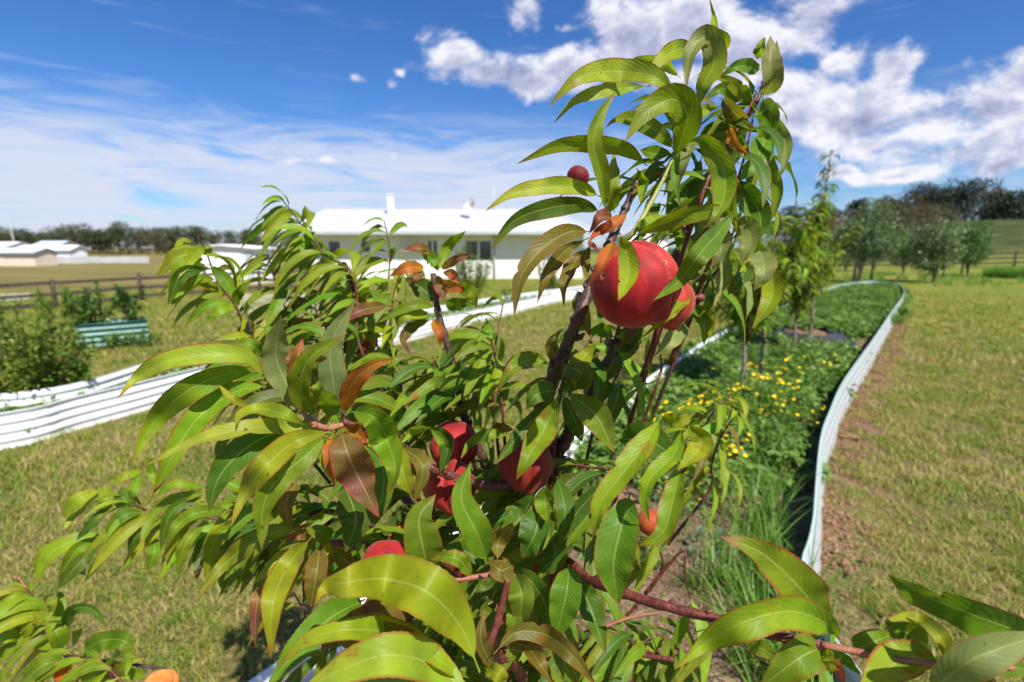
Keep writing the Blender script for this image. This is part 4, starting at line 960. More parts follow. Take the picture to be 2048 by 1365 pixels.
# region  depth0 depth1 roll colour width | base ... tip   (hand set leaves nearest to the viewer)
HERO = """
1 .50 .47 18 w 122 | 1165,500 1050,395 870,365 670,395 500,550
1 .53 .49 25 w 75 | 1030,440 900,450 790,468 640,520 530,632
1 .54 .50 10 y 95 | 1240,245 1150,260 1060,330 1003,425
1 .55 .54 -30 w 70 | 1180,400 1090,320 960,320 880,350
1 .55 .48 20 p 115 | 1242,600 1290,450 1350,320 1310,190 1230,280 1207,465
1 .56 .52 25 y 55 | 1250,590 1330,330 1408,215 1352,165 1350,90 1325,-25
1 .52 .46 12 m 150 | 1140,830 1190,700 1215,590 1150,510 1010,570 895,730
1 .49 .46 25 m 88 | 795,1095 775,900 735,740 765,600 850,465
1 .51 .46 -20 y 90 | 1010,850 900,765 750,738 560,745 340,840
1 .56 .53 10 m 95 | 1150,770 1080,690 950,615 850,615 795,655
1 .52 .50 30 m 80 | 840,1090 830,960 842,770
1 .50 .46 22 w 92 | 775,1010 640,960 450,965 300,1005 175,1085
1 .49 .44 -12 d 100 | 775,1085 650,1050 470,1075 320,1140 205,1285
1 .50 .49 35 m 62 | 955,860 995,930 975,1045
1 .48 .45 14 m 135 | 1190,745 1300,722 1385,830 1410,960 1370,1090 1290,1180
1 .44 .375 -18 g 112 | 1480,1040 1400,1160 1280,1300 1180,1430 1040,1542
1 .47 .44 20 m 88 | 935,1210 1080,1150 1250,1095 1400,1085 1482,1137
1 .50 .47 -30 y 62 | 940,1190 1010,1140 1120,1120 1230,1050
1 .56 .52 15 d 135 | 1440,900 1530,990 1590,1120 1560,1260
1 .50 .48 30 y 66 | 1430,870 1445,1040 1468,1195
1 .57 .54 25 b 88 | 1390,505 1440,560 1500,625 1577,680
1 .58 .55 -35 d 60 | 1340,600 1430,600 1500,640 1560,670
1 .56 .53 30 o 55 | 1425,645 1465,740 1540,800
1 .60 .55 15 p 72 | 1570,555 1650,600 1715,720 1715,830 1675,932
1 .60 .56 30 m 62 | 1640,780 1665,900 1680,1000 1640,1120 1588,1165
1 .63 .60 25 p 105 | 1600,500 1645,420 1640,320 1640,182
1 .64 .62 -30 m 50 | 1620,400 1670,330 1672,205
1 .64 .62 -30 m 60 | 1600,300 1590,250 1610,188
1 .63 .60 10 y 72 | 1560,550 1480,460 1400,405 1335,400
1 .63 .60 10 g 70 | 1490,525 1400,455 1290,520
1 .63 .61 15 g 75 | 1590,360 1480,340 1380,395
1 .58 .56 -15 y 60 | 1390,545 1310,560 1240,622
1 .62 .60 25 g 110 | 1600,510 1645,620 1630,765
1 .60 .56 -15 g 130 | 1620,700 1560,830 1470,935
1 .62 .58 15 d 80 | 1500,640 1400,650 1325,705
1 .52 .50 25 p 60 | 1245,700 1205,820 1172,955
1 .53 .50 -20 g 55 | 1185,755 1150,900 1182,1062
1 .60 .58 10 d 90 | 1290,720 1360,660 1440,650
1 .60 .57 10 g 80 | 1500,760 1430,700 1330,690
1 .58 .57 20 g 80 | 1140,790 1060,790 970,770
1 .62 .60 10 d 95 | 1260,600 1180,640 1080,640
1 .60 .57 20 b 75 | 1130,860 1040,900 930,1000
1 .62 .59 20 g 85 | 1240,900 1200,1010 1090,1160
1 .60 .57 -20 g 80 | 1290,800 1250,950 1270,1100
2 .46 .42 20 b 105 | 720,418 600,425 460,520 360,660 328,858
2 .49 .45 -15 b 82 | 712,450 600,510 500,630 445,788
2 .48 .46 25 b 78 | 712,500 650,560 590,680 582,802
2 .38 .36 10 y 118 | 865,420 905,520 915,640 862,775
2 .43 .40 35 k 62 | 905,325 840,380 770,420 703,478
2 .45 .43 25 r 78 | 830,350 770,350 712,430
2 .40 .38 35 o 72 | 835,470 785,580 705,695
2 .44 .42 -30 b 58 | 720,480 690,560 695,660
2 .41 .40 20 k 30 | 705,480 735,490 758,522
2 .53 .49 12 p 118 | 1480,345 1540,450 1488,592
2 .50 .47 35 y 66 | 1600,390 1565,560 1480,628
2 .50 .47 -10 p 128 | 1585,515 1610,620 1557,722
2 .52 .48 20 y 108 | 1640,590 1650,750 1547,918
2 .55 .52 -10 d 105 | 1530,600 1480,660 1420,745
2 .55 .52 10 p 130 | 1370,420 1390,510 1340,600
2 .58 .55 12 d 85 | 1290,400 1310,520 1270,620
2 .58 .55 12 g 85 | 1160,410 1215,520 1195,650
2 .56 .53 -25 g 60 | 1180,430 1120,400 1030,480
2 .50 .47 25 y 70 | 1200,620 1215,740 1110,860 980,962
2 .60 .56 10 m 78 | 1240,785 1320,850 1335,965
2 .61 .58 -20 g 70 | 1235,790 1300,890 1300,1005
2 .58 .55 5 d 120 | 870,905 890,980 838,1035
2 .57 .54 10 g 100 | 1000,905 940,950 850,960
2 .58 .54 -20 p 105 | 1200,880 1130,970 1040,1065
2 .60 .57 10 g 72 | 945,975 920,1040 880,1085
2 .62 .58 20 b 76 | 545,1085 515,990 580,912
2 .58 .54 25 y 92 | 765,980 690,1060 635,1140 650,1240
2 .62 .60 35 y 32 | 1020,955 1012,1060 1025,1155
2 .56 .52 20 m 100 | 520,1105 440,1075 330,1110 235,1245
2 .60 .57 20 b 85 | 650,720 680,830 720,965
2 .58 .56 25 g 78 | 700,940 780,920 840,960
2 .62 .6 15 d 95 | 860,1040 820,1120 740,1200
2 .62 .6 15 g 95 | 640,1010 590,1100 545,1200
4 .53 .47 22 w 110 | 852,412 760,300 600,278 350,312 190,400 88,508
4 .54 .48 -15 m 128 | 830,358 650,380 450,465 280,620 150,855
4 .52 .46 18 m 135 | 882,440 700,468 520,590 400,750 262,1018
4 .50 .43 30 w 92 | 1232,660 1000,655 800,655 600,690 420,755 218,858
4 .52 .49 8 p 178 | 1035,600 960,440 900,280 928,72
4 .50 .44 -25 m 120 | 1105,605 1030,460 1075,300 1252,180
4 .53 .50 12 p 138 | 1228,625 1195,430 1185,220 1312,-8
4 .49 .47 -28 m 105 | 1228,650 1190,550 1125,460 1093,385
4 .47 .44 20 o 100 | 1255,585 1285,440 1380,345 1512,298
4 .48 .47 15 o 100 | 1238,655 1300,672 1372,745
4 .46 .43 15 m 165 | 1275,570 1400,600 1470,720 1510,860 1468,1008
4 .44 .42 8 r 205 | 1230,665 1270,790 1330,920 1428,1115
4 .52 .50 10 d 110 | 1360,740 1450,870 1430,1060 1345,1165
4 .47 .45 30 o 46 | 1200,680 1165,790 1203,960
4 .48 .46 -30 y 40 | 1190,680 1135,800 1180,925
4 .45 .41 15 y 135 | 1202,672 1010,720 850,850 740,1000 668,1168
4 .46 .43 -15 m 128 | 1170,690 1050,800 910,920 835,1060 828,1285
4 .50 .46 8 d 150 | 1015,660 850,700 700,800 600,930 558,1090
4 .47 .44 30 y 80 | 1045,640 950,590 820,560 725,585 693,658
4 .49 .47 35 w 42 | 770,548 680,510 605,432
4 .52 .50 12 y 105 | 1530,750 1550,880 1600,1015
4 .53 .50 -20 b 85 | 1540,750 1650,850 1608,1045
4 .52 .49 10 d 170 | 1250,950 1310,1120 1255,1295
4 .54 .51 15 b 85 | 1010,930 950,1050 985,1182
4 .56 .54 25 g 60 | 680,700 630,740 600,832
4 .52 .50 30 y 52 | 1530,745 1600,670 1702,652
4 .50 .49 15 k 85 | 1000,440 1010,300 1038,198
4 .50 .49 -25 r 62 | 1010,420 985,320 975,240
4 .47 .46 30 b 50 | 1090,330 1100,300 1165,298
4 .56 .54 20 m 66 | 850,300 770,230 640,240
4 .56 .54 10 d 95 | 1090,440 1130,350 1110,230
4 .60 .56 20 d 90 | 1700,660 1780,740 1740,900
6 .52 .48 10 m 152 | 1075,-110 1000,60 920,200 850,332
6 .56 .52 -15 d 92 | 1065,-100 900,60 750,245
6 .58 .55 10 d 105 | 1090,-110 1150,20 1192,135
6 .52 .49 5 g 172 | 1110,-125 1260,0 1352,188
6 .56 .53 8 d 120 | 1060,-130 960,-110 900,-30
6 .55 .52 12 d 130 | 1130,-150 1180,-220 1080,-260
6 .60 .57 5 d 190 | 1380,120 1530,130 1670,215
6 .47 .43 24 y 130 | 1595,5 1500,160 1370,330 1285,450 1240,645
6 .48 .46 6 g 218 | 1435,395 1390,570 1350,760 1375,970
6 .47 .44 28 y 86 | 1702,62 1665,190 1540,320 1508,430 1532,545
6 .50 .48 10 y 130 | 1720,30 1800,140 1680,278
6 .50 .47 18 m 122 | 1695,265 1650,450 1600,600 1478,668
6 .52 .51 20 y 72 | 1590,5 1690,25 1760,-10
6 .58 .56 20 m 62 | 405,60 480,140 488,240 445,322
6 .60 .58 25 m 62 | 825,92 710,100 620,140 565,222
6 .60 .58 25 b 62 | 700,100 760,60 840,70
6 .50 .49 5 g 200 | 407,810 375,680 355,520 440,400
6 .50 .48 8 g 158 | 708,745 650,600 570,420 618,232
6 .48 .47 20 b 98 | 755,745 760,640 836,545
6 .47 .46 5 b 125 | 830,770 770,790 712,740
6 .49 .48 25 m 80 | 628,818 540,730 408,735
6 .52 .50 10 d 100 | 705,775 600,700 470,670
6 .56 .54 10 d 160 | 940,390 880,520 760,600
6 .55 .53 8 d 182 | 985,430 950,600 880,730
6 .53 .51 15 m 115 | 1010,350 1000,450 1010,548
6 .55 .53 -10 d 100 | 1060,310 1100,480 1072,668
6 .56 .54 12 d 140 | 1030,600 1050,720 960,805
6 .52 .50 12 d 125 | 830,790 930,850 1010,1000 990,1150
6 .50 .48 6 g 162 | 1120,760 1110,900 1050,1155
6 .50 .47 -10 d 140 | 1150,820 1230,980 1312,1225
6 .52 .50 8 g 135 | 830,800 880,920 855,1105
6 .53 .50 20 g 85 | 800,880 845,1020 800,1190
6 .53 .50 20 d 92 | 780,800 700,900 620,1010
6 .55 .52 20 d 82 | 760,810 640,900 600,980
6 .44 .42 10 b 110 | 735,1220 850,1110 1000,1120 1130,1220 1265,1385
6 .46 .44 -20 b 95 | 790,1200 900,1180 970,1270 1045,1380
6 .47 .45 25 b 85 | 735,1290 670,1150 685,992
6 .44 .44 -20 y 85 | 690,1290 760,1330 780,1400
6 .41 .36 14 y 268 | 665,1315 560,1070 390,900 180,835 0,850 -130,885 -182,975
6 .42 .39 22 y 140 | 610,1385 430,1230 230,1120 0,1095 -220,1150 -375,1295
6 .44 .43 -10 b 150 | 480,1260 250,1150 0,1120 -160,1200
6 .40 .37 12 w 215 | 640,1470 450,1290 220,1225 -20,1290 -280,1430
6 .40 .37 -15 p 120 | 500,1500 250,1400 0,1370 -200,1420
6 .50 .49 5 r 130 | 300,1080 130,1010 -40,1060
6 .49 .48 8 r 120 | 120,1000 30,1060 -60,1120
5 .50 .42 8 g 165 | 1870,940 1700,1030 1530,1190 1360,1400
5 .52 .50 25 m 62 | 1820,640 1890,730 2012,782
5 .52 .50 8 b 112 | 1640,655 1620,810 1590,985
5 .50 .46 15 y 135 | 1600,615 1480,760 1400,960 1385,1230
5 .52 .47 20 m 102 | 1560,575 1350,620 1150,760 1000,948
5 .54 .51 30 r 62 | 1400,840 1320,950 1305,1185
5 .54 .52 25 y 60 | 1480,670 1400,760 1295,865
5 .54 .52 15 b 95 | 1695,660 1770,740 1860,800
5 .55 .53 5 r 80 | 1600,600 1530,600 1460,640
5 .55 .53 10 y 60 | 1690,650 1650,720 1640,760
5 .55 .53 10 g 90 | 1700,640 1640,600 1560,570
7 .40 .36 8 m 225 | 1040,1060 900,880 700,700 492,618
7 .39 .35 -18 y 172 | 1105,1145 1010,1050 840,1000 600,1060 400,1175 255,1300
7 .37 .33 -35 g 175 | 2150,1150 1850,1040 1560,930 1348,808
7 .35 .33 12 p 178 | 1560,1420 1800,1240 2180,1110
7 .40 .38 25 y 76 | 1662,1278 1625,1140 1500,1040 1325,1050
7 .42 .41 8 g 118 | 1170,1210 1270,1160 1378,1118
7 .42 .41 8 g 150 | 1350,1110 1450,1110 1530,1210
7 .38 .36 12 y 205 | 1650,1290 1450,1240 1200,1420
7 .42 .40 -8 m 180 | 1025,1180 900,1240 690,1400
7 .42 .41 30 k 42 | 1065,1230 1105,1300 1125,1400
7 .43 .42 20 g 60 | 1060,1190 1150,1260 1220,1330
7 .42 .41 8 d 140 | 1600,1290 1750,1330 1900,1420
7 .40 .39 8 g 130 | 1700,1290 1850,1260 2100,1310
7 .55 .53 15 g 78 | 620,1150 700,1190 795,1248
7 .42 .41 20 y 60 | 1010,1180 1050,1250 1060,1330
5 .82 .80 20 m 70 | 1065,388 850,450 760,550 718,675
5 .84 .81 -10 d 62 | 1045,405 880,490 820,695
5 .83 .81 20 m 52 | 1050,372 900,350 778,425
5 .80 .78 15 m 72 | 1185,480 1000,500 900,575 848,685
5 .78 .76 -10 m 82 | 1250,560 1110,620 1050,835
5 .82 .80 10 m 72 | 1050,560 960,640 905,805
5 .83 .81 10 d 72 | 1080,590 1030,690 1005,855
5 .86 .84 10 m 66 | 790,620 790,700 755,805
5 .86 .84 20 g 70 | 745,490 620,520 540,675
5 .88 .85 -10 d 62 | 750,500 700,600 658,722
5 .90 .88 10 d 52 | 590,445 490,530 388,642
5 .90 .88 20 y 70 | 515,378 400,430 325,525
5 .90 .88 20 y 66 | 520,400 420,450 320,590
5 .90 .89 10 y 66 | 535,345 545,430 520,495
5 .87 .86 10 g 95 | 585,400 640,430 662,525
5 .88 .86 20 y 45 | 740,278 640,310 565,355
5 .86 .85 20 m 48 | 760,200 785,300 812,385
5 .87 .85 10 m 55 | 715,300 685,380 665,435
5 .92 .88 20 y 82 | 545,605 380,640 250,715 178,865
5 .92 .88 -15 m 72 | 520,630 400,680 298,835
5 .90 .87 10 d 72 | 505,668 400,760 288,895
5 .88 .86 20 d 46 | 645,630 530,720 428,855
5 .93 .91 20 y 55 | 360,660 240,690 178,800
5 .91 .89 20 d 50 | 440,690 415,760 440,820
5 .84 .82 20 m 66 | 1320,380 1200,360 1050,250
5 .80 .78 20 g 66 | 1330,590 1290,700 1310,830
5 .80 .78 20 d 70 | 1370,690 1360,790 1320,890
5 .80 .78 20 y 52 | 1250,560 1200,640 1205,780
5 .82 .80 20 m 55 | 1160,790 1150,850 1160,915
5 .95 .93 20 y 62 | 160,935 60,930 -60,1015
5 .95 .93 20 m 72 | 215,960 60,1000 -60,1090
5 .94 .93 20 y 58 | 128,985 145,1060 125,1155
5 .94 .93 20 m 46 | 262,905 268,960 250,1010
5 .92 .91 20 y 72 | 290,1190 200,1160 100,1160
5 .92 .90 25 d 62 | 325,1130 360,1000 470,990 548,1085
5 .90 .88 12 g 100 | 425,1200 530,1150 640,1155 692,1222
5 .90 .88 20 y 76 | 550,1380 640,1270 742,1240
5 .90 .88 15 g 95 | 340,1245 220,1280 100,1380
5 .92 .91 12 m 92 | 325,1195 290,1110 235,1050
5 .93 .91 20 y 72 | 300,1085 240,1035 155,1065
5 .88 .87 15 o 82 | 365,1250 320,1310 290,1375
5 .88 .87 10 y 105 | 440,1250 470,1310 450,1390
5 .88 .87 20 o 60 | 500,1255 560,1300 595,1325
5 .94 .92 20 m 70 | 120,1190 40,1200 -60,1260
5 .94 .92 20 y 62 | 120,1140 40,1130 -60,1170
5 .88 .87 20 y 58 | 590,1350 670,1320 755,1335
5 .95 .93 20 g 80 | 150,980 80,1100 60,1180
3 .84 .82 25 y 36 | 475,272 425,262 378,302
3 .84 .82 25 y 42 | 505,292 400,310 325,352
3 .83 .80 20 y 66 | 535,320 400,345 286,452
3 .83 .80 20 y 60 | 540,350 430,380 345,500
3 .82 .79 -10 d 70 | 545,408 420,430 348,592
3 .82 .79 20 m 66 | 605,458 480,465 405,530 365,602
3 .82 .81 20 m 46 | 630,522 560,495 475,500
3 .80 .79 5 g 72 | 555,380 640,460 692,560
3 .84 .83 20 y 36 | 540,330 555,300 530,285
3 .80 .79 20 g 52 | 690,585 715,520 775,465
3 .79 .77 20 m 50 | 700,588 560,590 430,700
3 .79 .77 20 y 50 | 695,600 610,620 540,682
3 .74 .72 15 m 60 | 1730,420 1780,290 1875,208
3 .74 .72 20 r 50 | 1745,410 1820,355 1912,328
3 .73 .71 15 o 66 | 1665,398 1575,400 1483,442
3 .73 .71 20 r 52 | 1660,420 1615,450 1595,502
3 .72 .71 5 r 82 | 1720,430 1745,490 1760,565
3 .73 .72 15 k 58 | 1750,420 1800,430 1845,472
3 .73 .72 15 o 66 | 1750,480 1820,500 1870,510
3 .73 .71 15 y 82 | 1830,500 1900,520 1928,608
3 .75 .74 25 r 62 | 1700,335 1630,300 1555,310
3 .74 .72 20 m 52 | 1725,600 1600,595 1418,682
3 .74 .72 20 y 60 | 1695,640 1570,640 1520,715
3 .74 .71 -10 b 66 | 1705,660 1600,700 1550,770 1597,852
3 .73 .71 10 o 62 | 1705,660 1740,730 1740,798
3 .74 .73 10 d 120 | 1740,580 1640,500 1560,450
3 .75 .73 20 g 72 | 1765,600 1850,580 1920,590
3 .76 .75 20 g 82 | 1730,420 1700,360 1640,310
3 .60 .56 25 m 66 | 1850,920 1780,980 1700,1000 1520,1120
3 .66 .62 15 r 66 | 1480,590 1330,620 1190,700
"""
# region  depth n length(cm) spread colours | stem from the tip down  (sprays of leaves grown along a stem)
SPRAYS = """
3 .84 20 11 1 yygm | 500,240 545,320 600,470 690,590 740,720 780,900
3 .80 20 12 1 yymm | 740,600 780,740 820,900 860,1100
3 .92 34 12 1 ymmg | 940,60 1010,150 1090,260 1160,360 1280,440 1300,640
3 .86 22 12 1 ymg | 1060,200 1150,330 1290,430 1320,600 1330,800
3 .98 22 11 1 ymg | 1455,160 1480,280 1480,420 1450,620 1420,800
3 .96 24 12 1 mgdy | 860,330 900,480 960,640 1010,820
3 1.02 22 12 1 mgd | 1080,480 1110,640 1140,800 1180,980
3 .90 18 11 1 ymg | 1540,420 1500,560 1490,760 1500,950
3 .86 18 11 1 ym | 2070,560 2040,700 2020,840 2010,1020
3 .88 16 11 1 mg | 1960,700 1950,840 1900,1000 1880,1160
3 .80 16 11 1 mgd | 1760,820 1800,960 1850,1100 1880,1240
3 1.0 20 12 1 mgd | 1280,620 1340,780 1400,940 1480,1140
3 1.05 18 12 1 mgd | 700,700 780,840 880,980 980,1130
1 .62 22 9 1 mgd | 1570,470 1520,580 1450,700 1380,840 1290,1000
1 .66 18 9 1 gdm | 1560,560 1520,760 1480,900 1430,1080
1 .58 16 12 1 mgd | 1220,560 1180,740 1100,880 1000,1100
2 .64 18 9 1 gdmp | 1480,330 1440,450 1380,600 1280,760
2 .64 16 11 1 gdm | 1280,300 1220,460 1180,640 1100,860
2 .66 16 11 1 gdm | 760,900 700,1000 620,1120 560,1260
2 .70 14 11 1 gdm | 980,980 900,1080 830,1200 760,1330
2 .72 12 10 1 my | 1060,940 1080,1080 1060,1200
6 .66 26 11 1 dgm | 760,300 860,420 960,560 1040,760
6 .70 28 12 1 dgg | 500,560 640,640 800,760 1000,900
6 .64 26 12 1 dgg | 1140,620 1040,760 900,900 760,1100
6 .78 28 12 1 dgm | 980,1060 1080,1140 1260,1260 1400,1360
6 .80 26 12 1 gmd | 1300,1090 1440,1160 1560,1220 1660,1240
6 .74 26 12 1 dgm | 620,880 700,1000 760,1160 820,1360
6 .72 18 11 1 gm | 1270,400 1180,500 1120,620
6 .80 16 10 1 ym | 1960,10 1890,130 1850,260 1840,380
6 .84 14 10 1 ym | 1560,640 1600,740 1560,860
6 .72 22 11 1 dgm | 200,330 330,420 460,560 560,700
6 .70 20 11 1 dgm | 100,620 220,660 360,720 500,800
6 .78 22 12 1 dgb | 280,860 380,960 480,1080 600,1240
6 .66 16 11 1 dg | 900,180 1060,240 1200,260 1380,330
6 .70 20 12 1 dg | 400,1180 560,1260 700,1340 800,1440
5 .82 18 11 1 gmd | 1280,540 1400,600 1540,640 1700,650
5 .84 20 11 1 gmy | 1240,460 1360,540 1500,560 1640,600
5 .86 16 11 1 ym | 660,450 790,490 980,510 1200,560
5 .95 14 11 1 ym | 130,880 190,950 260,1050 330,1210
5 .90 16 10 1 ym | 320,1210 420,1240 560,1300 700,1400
5 .80 16 11 1 dgm | 1500,900 1560,1000 1640,1140 1700,1300
4 .72 26 11 1 gdm | 1500,300 1540,460 1560,620 1580,780
4 .78 26 11 1 gdm | 700,200 820,320 960,460 1100,600
4 .74 26 11 1 dgm | 1420,420 1460,600 1500,760 1600,950
4 .70 22 11 1 dgm | 900,1000 1040,1040 1200,1080 1400,1160
4 .78 18 11 1 gmd | 1300,1240 1440,1280 1600,1300
4 .70 18 11 1 dgm | 1700,300 1760,480 1820,640
4 .68 18 11 1 gmy | 2000,200 2040,380 2060,560
4 .75 14 10 1 gmd | 1100,120 1160,260 1220,420 1260,600
7 .85 22 11 1 gm | 160,1110 260,1180 340,1270 400,1380
7 .60 16 11 1 gmd | 500,1120 640,1200 760,1300 840,1400
7 .55 10 10 1 gm | 840,1130 940,1240 1000,1370
7 .85 16 11 1 ym | 360,1000 330,900 310,800 300,690
8 .85 16 10 1 ym | 560,1000 480,1060 420,1150 380,1260
"""
root = empty('peach_tree', (.10, 1.18, .05)); RT = Vector(root.location)
tag(root, 'large peach tree with drooping leaves and red fruit in front of the camera', 'fruit tree')
leafrec = []
hr = random.Random(11)
def px_size(g):
    c = g['v'][len(g['v'])//2]; X, Y, dep = project(c)
    vis = 1 if (-80 < X < 2130 and -80 < Y < 1450) else .05
    return g['L']*g['w']/max(dep, .1)**2*vis
for ln in HERO.strip().splitlines():
    a, b = ln.split('|'); reg, d0, d1, roll, col, wd = a.split(); d0, d1, roll, wd = float(d0), float(d1), float(roll), float(wd)
    pp = [tuple(map(float, q.split(','))) for q in b.split()]; n = len(pp)
    P = []
    for i, (x, y) in enumerate(pp):
        s = i/(n-1); P.append(W(*rp_(reg, x, y), d0 + (d1-d0)*s - .018*math.sin(math.pi*s)*(1 if hr.random() < .7 else -1)))
    width = wd/2.56/F*(d0+d1)/2*1.04/max(.6, math.cos(R(roll)))
    red = hr.uniform(.35, 1.0)*(1.0 if col in 'byowmrk' else .55)
    big = d0 < .7
    g = leaf_geo(P, width, roll, hr.uniform(-26, 26), jitter(COLS[col], hr, .12), red, 'cam', hr.uniform(.22, .48), 56 if big else 20, 8 if big else 6, .050 if big else .05, .016 if big else 0, hr)
    g['hero'] = True; leafrec.append((px_size(g)*3, g))
UPV = Vector((0, 0, 1))
def grow(stem, n, length, cols, rnd, wratio=.178, lean=Vector((-.35, -.12, -.72)), nseg=12, start=.0, red=(.1, .8)):
    out = []; N = 60; C = catmull(stem, N); ga = rnd.uniform(0, 6)
    for k in range(n):
        s = start + (1-start)*(k + rnd.uniform(0, .6))/n; i = min(N-1, int(s*N)); B = C[i]; T = (C[max(i-1,0)] - C[min(i+1, N)]).normalized()   # towards the tip
        ga += 2.4; u = T.orthogonal().normalized(); v = T.cross(u); rad = u*math.cos(ga) + v*math.sin(ga)
        young = max(0, 1 - s*5)
        D0 = (T*(.5 + 1.2*young) + rad*.8 + UPV*.15).normalized()
        L = length*rnd.uniform(.75, 1.15)*(.55 + .45*min(1, s*5)); dr = lean*rnd.uniform(.7, 1.5) + Vector((rnd.uniform(-.15,.15), rnd.uniform(-.15,.15), 0))
        pts = [B]; q = B.copy(); d = D0.copy(); K = 5
        for j in range(K):
            d = (d + dr*.58).normalized(); q = q + d*(L/K); pts.append(q.copy())
        hint = (UPV*.8 + rad*.9 + Vector((.1, -.35, 0))).normalized()
        c = rnd.choice(cols); rr = rnd.random()
        if rr < .05: c = 'b'
        out.append(leaf_geo(pts, L*wratio*rnd.uniform(.85, 1.15), rnd.uniform(-25, 25), rnd.uniform(-30, 30), jitter(COLS[c], rnd, .18), rnd.uniform(*red), hint, rnd.uniform(.2, .5), nseg, 4, .05, 0, rnd))
    return out
stems = []
# gaps that the tree leaves open: round the fruit and towards the lawn, wall and sky
GAPS = [(1267,570,80,.46),(1050,930,52,.60),(905,885,46,.66),(901,975,46,.63),(772,1128,46,.62),(320,1365,26,.8),(1302,1045,14,.8),(1350,620,24,.52),
        (1060,640,70,9),(1045,725,45,9),(835,672,42,9),(1310,705,40,9),(1335,760,30,9),(1000,500,60,9),(1080,500,50,9),(1140,880,26,9),(430,650,40,9),(1420,720,30,9),
        (1640,200,60,9),(1680,330,90,9),(1720,480,100,9),(1150,300,40,9),(460,390,60,9),(380,440,60,9),(700,400,40,9),(860,440,36,9),(1400,1150,60,9),(1330,1200,40,9),(1480,1120,60,9),
        (1500,1330,50,9),(560,1290,36,9),(120,900,60,9),(80,800,90,9),(250,860,60,9)]
def blocked(g):
    for k in range(2, 13, 2):
        c = g['v'][min(len(g['v'])-1, k*5+2)]; X, Y, dep = project(c)
        for (x, y, r, d) in GAPS:
            if dep < d and (X-x)**2 + (Y-y)**2 < r*r: return True
    return False
for ln in SPRAYS.strip().splitlines():
    a, b = ln.split('|'); reg, d, n, lc, _, cols = a.split(); d = float(d)
    pp = [tuple(map(float, q.split(','))) for q in b.split()]; dd0 = hr.uniform(-.03, .03)
    st = [W(*rp_(reg, x, y), d + dd0*i + hr.uniform(-.012, .012)) for i, (x, y) in enumerate(pp)]
    stems.append(st)
    for g in grow(st, int(int(n)*(1.45 if reg == '3' else 1.35 if reg == '5' else 1.1)), float(lc)/100*(1.0 if reg == '3' else 1.06), cols, hr):
        if not blocked(g): leafrec.append((px_size(g), g))
leafrec.sort(key=lambda t: -t[0])
for s_, g in leafrec[:298]:
    B0 = g['v'][len(g['v'])//2].copy()
    me = leaves_mesh('leaf', [g], B0); o = bpy.data.objects.new('leaf', me); COL.objects.link(o); o.location = B0 - RT; o.parent = root
rest = bpy.data.objects.new('leaves', leaves_mesh('leaves', [g for _, g in leafrec[298:]], RT)); COL.objects.link(rest); rest.parent = root; rest['kind'] = 'stuff'

# wood ------------------------------------------------------------------------------
def wood(name, m, pts, r0, r1, n=40, knots=0.0, nv=8):
    C = catmull(pts, n); mb = MB()
    rad = []
    for i in range(n+1):
        s = i/n; r = r0 + (r1-r0)*s
        if knots: r *= 1 + knots*max(0, math.sin(i*1.7 + r0*900))**6*1.2
        rad.append(r)
    mb.tube(C, rad, nv, bump=.05 if r0 > .002 else 0)
    if knots:       # buds and leaf scars
        for i in range(2, n-1, 3):
            p = C[i]; t = (C[i+1]-C[i]).normalized(); u = t.orthogonal().normalized(); q = Matrix.Rotation(i*2.4, 3, t) @ u
            r = rad[i]; mb.tube([p + q*r*.7, p + q*r*1.25 + t*r*.5, p + q*r*1.5 + t*r*1.3], [r*.5, r*.42, r*.12], 6, mi=0)
    return local(mb, RT).build(name, m, root)
def P_(reg, x, y, d): return W(*rp_(reg, x, y), d)
crotch = P_('6', 900, 1500, .92)
base = Vector((.10, 1.18, -.05))
wood('trunk', M_TRUNK, [base, Vector((.09, 1.17, .25)), Vector((.06, 1.08, .48)), crotch], .034, .026, 30, 0, 14)
A = P_('6', 1010, 420, .72)
wood('branch', M_BRANCH, [crotch, P_('6', 990, 900, .82), P_('6', 1040, 500, .72), P_('6', 1050, 220, .66), P_('6', 1120, 100, .64)], .020, .0085, 40, .12, 10)
wood('branch', M_BRANCH, [P_('6', 1040, 230, .66), P_('2', 470, 1310, .60), P_('2', 540, 1140, .56), P_('2', 600, 1000, .54), P_('2', 660, 850, .52), P_('2', 715, 720, .53), P_('2', 790, 540, .56), P_('2', 870, 360, .575), P_('2', 930, 230, .585), P_('2', 960, 150, .59)], .0090, .0036, 90, .30, 10)
wood('branch', M_BRANCH, [P_('6', 1050, 215, .66), P_('6', 1120, 100, .63), P_('2', 730, 1240, .60), P_('2', 780, 1130, .58), P_('2', 840, 1010, .57), P_('2', 800, 980, .565)], .0075, .0045, 50, .25, 10)
wood('branch', M_TWIG, [P_('2', 840, 1010, .57), P_('2', 1000, 800, .60), P_('2', 1180, 500, .62), P_('2', 1290, 200, .63), P_('1', 1420, 770, .64), P_('1', 1490, 650, .64), P_('1', 1545, 560, .64), P_('1', 1590, 480, .64), P_('1', 1620, 380, .645)], .0050, .0025, 80, .3, 8)
wood('twig', M_GREENSTEM, [P_('2', 880, 470, .50), P_('1', 940, 1190, .49), P_('1', 1060, 980, .50), P_('1', 1150, 800, .51), P_('1', 1220, 640, .53), P_('1', 1260, 480, .55)], .0026, .0012, 40)
wood('twig', M_TWIG, [P_('2', 1090, 770, .53), P_('2', 1200, 762, .53), P_('2', 1300, 758, .53)], .0021, .0034, 12, .5)
